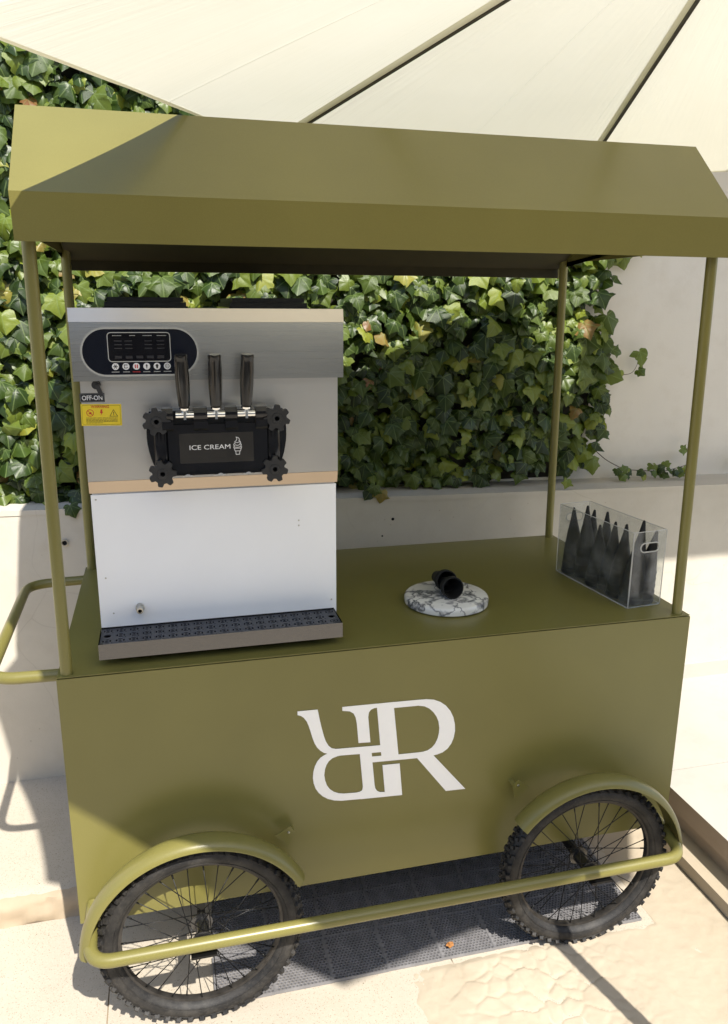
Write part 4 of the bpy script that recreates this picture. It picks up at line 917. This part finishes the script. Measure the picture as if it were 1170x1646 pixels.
CONES = [  # (along width, along length, tip height, lean x, lean y, place words)
    (0.038, 0.312, 0.209, 0.007, 0.028, 'farthest from the viewer'),
    (0.052, 0.268, 0.225, 0.008, 0.024, 'second tip from the far end'),
    (0.074, 0.290, 0.212, 0.006, -0.007, 'third tip from the far end'),
    (0.038, 0.190, 0.190, 0.002, 0.009, 'the short one midway along'),
    (0.074, 0.212, 0.221, 0.006, 0.009, 'fourth tip from the far end'),
    (0.050, 0.150, 0.209, 0.010, 0.005, 'fifth tip from the far end'),
    (0.038, 0.092, 0.220, 0.007, -0.004, 'sixth tip from the far end'),
    (0.042, 0.041, 0.245, 0.013, -0.011, 'standing highest near the front'),
    (0.073, 0.041, 0.219, 0.013, -0.030, 'seen through the front handle slot'),
    (0.074, 0.130, 0.180, 0.004, 0.004, 'low one behind the fifth tip'),
]
for i, (x, y, hh, lx, ly, words) in enumerate(CONES):
    base = BXM @ Vector((x, y, 0.0035)); tip = BXM @ Vector((x+lx, y+ly, hh)); ax = base-tip; n = ax.length
    bm = B(); r = 0.0365
    prof_ = [(0, 0), (0.0030, 0.0015), (0.0042, 0.006)]
    prof_ += [(r*0.30, n*0.20), (r*0.52, n*0.38)]
    for k, f_ in enumerate((0.60, 0.69, 0.78, 0.87, 0.97)):
        q = n*f_; rr = r*(0.74+0.065*k); prof_ += [(rr*0.94, q-0.012), (rr, q-0.010), (rr, q)]
    prof_ += [(r*0.9, n-0.001), (0, n-0.001)]
    lathe(bm, prof_, axis_m(tip, ax), 26)
    tag(obj('ice_cream_cone', bm, M['cone'], smooth=45), 'black cone standing in the clear bin, '+words, 'cone', 'black cones in the clear bin')

# ================================================================== MAT UNDER THE CART
fm = thing('floor_mat', 'black honeycomb plastic floor mat lying under the cart', 'mat', (0.85, 0.12, 0))
TS = 0.1535
def mat_tile():
    bm = B(); nx, ny = 15, 17; px = (TS-0.006)/nx; py = (TS-0.006)/ny
    def quad(x0, x1, y0, y1): bm.faces.new([bm.verts.new((a, b, 0.007)) for a, b in ((x0, y0), (x1, y0), (x1, y1), (x0, y1))])
    for j in range(ny):
        y0 = 0.003+j*py; sh = 0.5 if j % 2 else 0
        if sh: quad(0.003, 0.003+px/2, y0, y0+py); quad(TS-0.003-px/2, TS-0.003, y0, y0+py)
        for i in range(nx-(1 if sh else 0)):
            x0 = 0.003+(i+sh)*px
            h_ = [(x0+px/2+px*0.5*cos(k*pi/3+pi/6), y0+py/2+py*0.485*sin(k*pi/3+pi/6)) for k in range(6)]
            ov = [bm.verts.new((a, b, 0.007)) for a, b in ((x0, y0), (x0+px, y0), (x0+px, y0+py), (x0, y0+py))]
            hv = [bm.verts.new((a, b, 0.007)) for a, b in h_]; lv = [bm.verts.new((a, b, 0.0005)) for a, b in h_]
            for f in ((2, 5, 4), (2, 3, 5), (3, 6, 5), (3, 7, 6), (3, 0, 7), (0, 8, 7), (0, 1, 8), (1, 9, 8), (1, 4, 9), (1, 2, 4)):
                al = ov+hv; bm.faces.new([al[q] for q in f])
            for k in range(6): bm.faces.new((hv[k], hv[(k+1) % 6], lv[(k+1) % 6], lv[k]))
    for a, b, c_, d_ in ((0, TS, 0, 0.0028), (0, TS, TS-0.0028, TS), (0, 0.0028, 0.003, TS-0.003), (TS-0.0028, TS, 0.003, TS-0.003)): box(bm, a+0.0002, b-0.0002, c_+0.0002, d_-0.0002, 0.0005, 0.0085)
    me = bpy.data.meshes.new('mat_tile'); bm.to_mesh(me); bm.free(); me.materials.append(M['mat']); return me
mt = mat_tile()
for j in range(3):
    for i in range(8):
        Mx = Matrix.Translation((0.477+i*TS-0.153-0.012*(2-j)*0.5, -0.068+j*TS, 0.0012)) @ Matrix.Rotation(radians(-0.4), 4, 'Z')
        place('mat_tile', mt, fm, Mx)
# a dry leaf dropped on the mat
bm = B(); rs = random.Random(5); c_ = Vector((0.957, -0.035, 0.0135)); ring_ = [bm.verts.new(c_+Vector((0.012*rs.uniform(.5, 1.2)*cos(k*pi/5), 0.010*rs.uniform(.5, 1.2)*sin(k*pi/5), rs.uniform(0, .006)))) for k in range(10)]; ctr = bm.verts.new(c_+Vector((0, 0, 0.001)))
for k in range(10): bm.faces.new((ring_[k], ring_[(k+1) % 10], ctr))
tag(obj('fallen_leaf', bm, M['dry']), 'small curled orange dry leaf on the black mat', 'leaf')

# ================================================================== PARASOL
HX, HY, HH, HUB, RR, ROT = 1.357, -0.466, 2.146, 2.536, 1.284, 4.496
um = thing('parasol', 'large cream canvas parasol spread above the cart', 'parasol', (HX, HY, 0))
C8 = [Vector((HX+RR*cos(ROT+k*pi/4), HY+RR*sin(ROT+k*pi/4), HH)) for k in range(8)]
HB_ = Vector((HX, HY, HUB))
e56 = (C8[6]-C8[5]).normalized(); C8[6] = C8[6]+e56*0.17; n56 = Vector((e56.y, -e56.x, 0))*0.034; C8[5] = C8[5]+e56*0.12+n56; C8[6] = C8[6]+n56      # the cloth is not stretched quite evenly
for k in range(8):
    A, Bq = C8[k], C8[(k+1) % 8]; bm = B(); uvl = bm.loops.layers.uv.new('cloth'); nu, nv = 18, 22; g = []
    for j in range(nv+1):
        row = []; t = 0.03+0.97*j/nv
        for i in range(nu+1):
            s = i/nu; p = HB_.lerp(A.lerp(Bq, s), t); sag = 4*s*(1-s)
            p.z -= 0.018*sag*t*(1-0.55*t); inw = (Vector((HX, HY, p.z))-p)*0.030*sag*t**3; p += inw
            p.z += 0.0025*t*noise.noise((k*3+s*9, t*3, 1))*sag
            v = bm.verts.new(p); row.append((v, (k+s, t)))
        g.append(row)
    for j in range(nv):
        for i in range(nu):
            q = (g[j][i], g[j][i+1], g[j+1][i+1], g[j+1][i]); f = bm.faces.new([a for a, _ in q])
            for lp, (_, uvv) in zip(f.loops, q): lp[uvl].uv = uvv
    pn = obj('canopy_panel', bm, M['canopy'], um, smooth=80)
    # folded hem along the outer edge
    hem = [g[nv][i][1] for i in range(nu+1)]
    bm = B(); uvl = bm.loops.layers.uv.new('cloth'); pts = []
    for i in range(nu+1):
        s = i/nu; p = A.lerp(Bq, s); sag = 4*s*(1-s); p += (Vector((HX, HY, p.z))-p)*0.030*sag; p.z -= 0.018*sag*0.45; pts.append(p)
    a_ = [bm.verts.new(p+Vector((0, 0, 0.001))) for p in pts]; b_ = [bm.verts.new(p+(HB_-p).normalized()*0.012-Vector((0, 0, 0.002))) for p in pts]
    for i in range(nu): bm.faces.new((a_[i], a_[i+1], b_[i+1], b_[i]))
    obj('hem', bm, M['canopy'], pn, smooth=80)
    # rib and its fabric sleeve
    d_ = (C8[k]-HB_).normalized(); sd = d_.cross(Vector((0, 0, 1))).normalized(); dn = d_.cross(sd).normalized()
    if dn.z > 0: dn = -dn
    bm = B(); Mx = Matrix((d_, sd, dn)).transposed().to_4x4(); Mx.translation = HB_
    ln = (C8[k]-HB_).length; (box(bm, 0.06, ln-0.015, -0.0036, 0.0036, 0.003, 0.014, Mx) if k not in (6, 7) else box(bm, 0.06, ln*0.62, -0.0045, 0.0045, 0.001, 0.004, Mx)); rb = obj('rib', bm, M['canopy'] if k in (6, 7) else M['rib'], um, bevel=0.001, seg=1)
    bm = B(); q = []
    for (y, z) in ((0.006, 0.002), (0.006, 0.011), (0.017, 0.002)): q.append((bm.verts.new(Mx @ Vector((0.10, -y, z))), bm.verts.new(Mx @ Vector((ln-0.02, -y, z)))))
    bm.faces.new((q[0][0], q[0][1], q[1][1], q[1][0])); bm.faces.new((q[1][0], q[1][1], q[2][1], q[2][0])); (obj('rib_sleeve', bm, M['canopy'], rb) if k not in (6, 7) else bm.free())
    bm = B(); tube(bm, [HB_+d_*0.22+dn*0.022, HB_+(Vector((1.445, -0.76, 1.62))-HB_).normalized()*0.2], 0.007, 8); obj('strut', bm, M['rib'], rb, smooth=40)
PX, PY = 1.445, -0.76          # foot of the pole; a tilt joint leans the upper part
bm = B(); tube(bm, fillet([(PX, PY, 0.01), (PX, PY, 1.62), (HX, HY, HUB+0.05)], 0.05, 6), 0.021, 20); obj('pole', bm, M['pole'], um, smooth=40)
bm = B(); lathe(bm, [(0.022, -0.05), (0.03, -0.045), (0.03, 0.045), (0.022, 0.05)], Matrix.Translation((PX, PY, 1.60)), 20, True); obj('tilt_joint', bm, M['pole'], um, smooth=40)
bm = B(); lathe(bm, [(0, -0.05), (0.06, -0.05), (0.07, -0.03), (0.07, 0.0), (0.03, 0.02), (0.018, 0.07), (0, 0.08)], Matrix.Translation((HX, HY, HUB)), 24); obj('crown_hub', bm, M['pole'], um, smooth=40)
bm = B(); lathe(bm, [(0.022, 0), (0.04, 0), (0.04, 0.06), (0.022, 0.06)], axis_m(HB_+(Vector((PX, PY, 1.62))-HB_).normalized()*0.24, HB_-Vector((PX, PY, 1.62))), 20, True); obj('runner', bm, M['pole'], um, smooth=40)
bm = B(); lathe(bm, [(0, 0.0), (0.075, 0.0), (0.075, 0.01), (0.03, 0.016), (0.03, 0.12), (0.0215, 0.125)], Matrix.Translation((PX, PY, 0.004)), 24); obj('ground_socket', bm, M['pole'], um, smooth=40)
